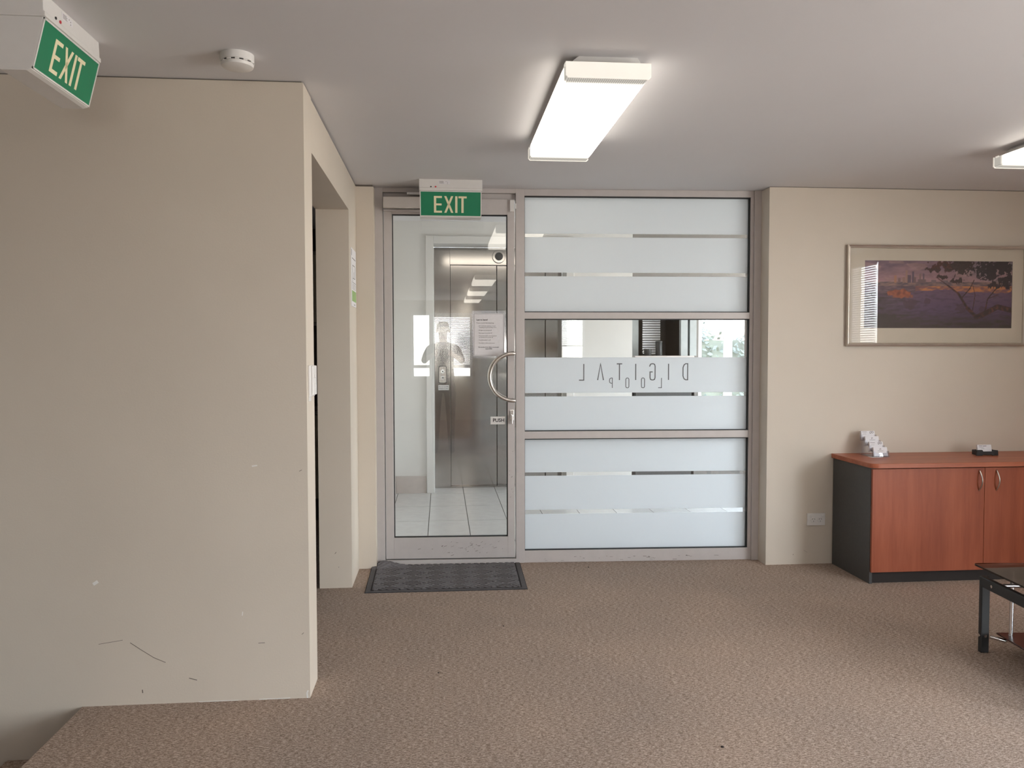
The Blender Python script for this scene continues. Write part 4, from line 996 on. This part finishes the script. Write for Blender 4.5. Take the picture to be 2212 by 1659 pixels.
# ------------------------------------------------------------------ entrance mat with real ribs
def build_mat():
    x0, x1, y0, y1 = -0.442, 0.487, 4.505, 5.075
    nx, ny = 372, 228; vs = []; fs = []
    W_, D_ = x1-x0, y1-y0
    for j in range(ny+1):
        for i in range(nx+1):
            u = W_*i/nx; v = D_*j/ny
            d = min(u, W_-u, v, 0.60-v+0.2)
            h = 0.0085
            if d < 0.004: h = 0.0012
            elif d < 0.030: h = 0.006
            elif d < 0.038: h = 0.003
            else:
                # diamond cells of parallel ribs, turning from cell to cell
                a = (u/0.135+v/0.105); b_ = (u/0.135-v/0.105)
                cell = (math.floor(a)+math.floor(b_)) % 2
                q = (u*0.60+v*0.80) if cell else (u*0.60-v*0.80)
                ph = (q/0.0240) % 1.0
                h = 0.0090-0.0068*max(0, math.cos((ph-0.5)*2*PI))**0.5 if abs(ph-0.5) < 0.25 else 0.0090
            # rucked-up rear left corner pressed against the door frame
            rx = (u-0.085)/0.075; ry = (v-(D_-0.01))/0.050
            lift_ = 0.030*math.exp(-(rx*rx)*0.9-ry*ry)
            yy2 = y0+v-0.006*math.sin(u*9)*0 
            vs.append((x0+u+0.012*(v/D_)*(1 if u > W_/2 else -0.6), yy2-0.010*(u/W_-0.5), h+lift_))
    n1 = nx+1
    fs = [(j*n1+i, j*n1+i+1, (j+1)*n1+i+1, (j+1)*n1+i) for j in range(ny) for i in range(nx)]
    mb = MB(); mb.add(vs, fs)
    # closed underside
    k = len(vs)
    rim = [i for i in range(n1)]+[j*n1+nx for j in range(1, ny+1)]+[ny*n1+i for i in range(nx-1, -1, -1)]+[j*n1 for j in range(ny-1, 0, -1)]
    low = [(vs[r][0], vs[r][1], 0.0002 if r < ny*n1-n1*2 or True else 0) for r in rim]
    m_ = len(rim)
    mb.v += [Vector(p) for p in low]; mb.f += [(rim[a], k+a, k+(a+1) % m_, rim[(a+1) % m_]) for a in range(m_)]
    mb.f.append(tuple(k+a for a in range(m_)))
    return mb
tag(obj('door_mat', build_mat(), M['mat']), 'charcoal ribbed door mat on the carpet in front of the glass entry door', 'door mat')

# small bits on the carpet
M['crumb'] = plain('dark_crumb', (0.03, 0.02, 0.018), 0.8)
for (x, y, q) in ((0.958, 2.62, 0.006), (0.92, 4.93, 0.005), (0.62, 2.43, 0.005), (-0.02, 3.35, 0.004), (0.30, 3.9, 0.004)):
    obj('crumb', MB().lathe((x, y, 0.0), [(q, 0), (q*0.9, q*0.5), (q*0.3, q*0.8)], 7), M['crumb'], bpy.data.objects['floor'])

# ------------------------------------------------------------------ the person taking the picture (mirrored in the glass)
M['skin'] = plain('skin', (0.48, 0.30, 0.22), 0.55)
M['shirt'] = plain('dark_shirt_cloth', (0.05, 0.052, 0.06), 0.85)
M['trousers'] = plain('grey_trouser_cloth', (0.07, 0.066, 0.064), 0.85)
M['hair'] = plain('short_brown_hair', (0.05, 0.032, 0.022), 0.7)
person = root('person', (0.02, -0.42, 0), 'person in dark shirt holding up a phone, mirrored faintly in the entry door glass', 'person')
V = []; E_ = []; R_ = []
def jv(p, r_, par=None):
    V.append(p); R_.append(r_ if isinstance(r_, tuple) else (r_, r_))
    if par is not None: E_.append((par, len(V)-1))
    return len(V)-1
BX, BY = 0.02, -0.42
pel = jv((BX, BY, 0.96), (0.155, 0.115))
abd = jv((BX, BY, 1.10), (0.145, 0.105), pel); chs = jv((BX, BY, 1.29), (0.165, 0.115), abd); upc = jv((BX, BY, 1.42), (0.13, 0.085), chs)
nk = jv((BX, BY+0.005, 1.50), 0.055, upc); nk2 = jv((BX, BY+0.015, 1.545), 0.055, nk); jaw = jv((BX, BY+0.03, 1.60), (0.062, 0.075), nk2)
hd_ = jv((BX, BY+0.02, 1.665), (0.076, 0.092), jaw); tp_ = jv((BX, BY+0.01, 1.715), (0.066, 0.082), hd_)
for sx in (-1, 1):
    sh = jv((BX+sx*0.175, BY, 1.42), 0.062, upc); el = jv((BX+sx*0.255, BY+0.12, 1.24), 0.044, sh); fa = jv((BX+sx*0.20, BY+0.26, 1.29), 0.036, el)
    wr = jv((BX+sx*0.120, BY+0.355, 1.335), 0.026, fa); pm = jv((BX+sx*0.098, BY+0.395, 1.352), (0.030, 0.018), wr)
    for k in range(4):
        z = 1.388-0.021*k; l_ = (0.95, 1.05, 1.0, 0.82)[k]
        a = jv((BX+sx*0.096, BY+0.418, z), 0.0095, pm); b2 = jv((BX+sx*0.086, BY+0.418+0.016*l_, z+0.003), 0.0085, a); jv((BX+sx*(0.086-0.022*l_), BY+0.432, z+0.004), 0.0075, b2)
    a = jv((BX+sx*0.080, BY+0.385, 1.335), 0.011, pm); jv((BX+sx*0.062, BY+0.388, 1.345), 0.009, a)
    hp_ = jv((BX+sx*0.09, BY, 0.90), 0.092, pel); kn = jv((BX+sx*0.10, BY+0.01, 0.50), 0.062, hp_); an = jv((BX+sx*0.105, BY-0.01, 0.10), 0.042, kn)
    jv((BX+sx*0.115, BY+0.13, 0.045), 0.038, an)
me = bpy.data.meshes.new('body'); rm = ROOTM[person.name].translation
me.from_pydata([tuple(Vector(p)-rm) for p in V], E_, [])
bo = bpy.data.objects.new('body', me); link(bo)
md = bo.modifiers.new('skin', 'SKIN'); me.skin_vertices  # created with the modifier
for i, sv in enumerate(me.skin_vertices[0].data if len(me.skin_vertices) else []): sv.radius = R_[i]; sv.use_root = (i == 0)
if not len(me.skin_vertices):
    import bmesh
    bm = bmesh.new(); bm.from_mesh(me); lay = bm.verts.layers.skin.verify(); bm.verts.ensure_lookup_table()
    for i, q in enumerate(bm.verts): q[lay].radius = R_[i]; q[lay].use_root = (i == 0)
    bm.to_mesh(me); bm.free()
sb_ = bo.modifiers.new('smooth', 'SUBSURF'); sb_.levels = 2; sb_.render_levels = 2
dg = bpy.context.evaluated_depsgraph_get(); dg.update()
fin = bpy.data.meshes.new_from_object(bo.evaluated_get(dg)); fin.name = 'body'
bpy.data.objects.remove(bo, do_unlink=True)
fin.materials.clear()
for k in ('skin', 'shirt', 'trousers', 'steel_dark'): fin.materials.append(M[k])
for p in fin.polygons:
    c = p.center + rm; p.use_smooth = True; arm = abs(c.x-BX) > 0.17 or c.y > BY+0.13
    if c.z < 0.11: mi = 3
    elif c.z < 1.0: mi = 2
    elif c.z > 1.50: mi = 0
    elif c.y > BY+0.20: mi = 0
    else: mi = 1
    p.material_index = mi
bo = bpy.data.objects.new('body', fin); link(bo); bo.parent = person
mb = MB(); mb.lathe((BX, BY+0.002, 1.655), [(0.080, 0.0), (0.088, 0.04), (0.083, 0.078), (0.062, 0.105), (0.03, 0.118), (0.004, 0.120)], 28)
for i, p in enumerate(mb.v):
    f_ = 1.0 if p.y < BY else 0.95
    mb.v[i] = Vector((p.x, BY+(p.y-BY)*1.18-0.006, p.z + (0.035 if p.y > BY+0.05 and p.z < 1.70 else (-0.03 if p.y < BY-0.04 and p.z < 1.66 else 0))))
obj('hair', mb, M['hair'], person, smooth=True)
for sx in (-1, 1):
    obj('ear', MB().lathe((BX+sx*0.082, BY+0.010, 1.625), [(0.006, 0), (0.013, 0.012), (0.015, 0.035), (0.010, 0.052), (0.002, 0.056)], 12), M['skin'], person, smooth=True)
    obj('eye', MB().lathe((BX+sx*0.032, BY+0.098, 1.652), [(0.004, 0), (0.010, 0.005), (0.010, 0.010), (0.003, 0.015)], 12), M['paper'], person, smooth=True)
obj('nose', MB().prism([(BY+0.10, 1.655), (BY+0.128, 1.618), (BY+0.10, 1.612)], BX-0.013, BX+0.013, 'x'), M['skin'], person, 0.004)
obj('mouth', MB().box(BX-0.024, BX+0.024, BY+0.096, BY+0.106, 1.587, 1.593), M['scuff'], person, 0.002)
ph = root('phone', (0.0, -0.014, 1.325), 'black phone held sideways in both hands of the person', 'phone')
box('phone_body', -0.076, 0.076, -0.022, -0.014, 1.326, 1.400, M['black_plastic'], ph, 0.003)
box('phone_screen', -0.072, 0.072, -0.0232, -0.022, 1.329, 1.397, M['glass_edge'], ph)
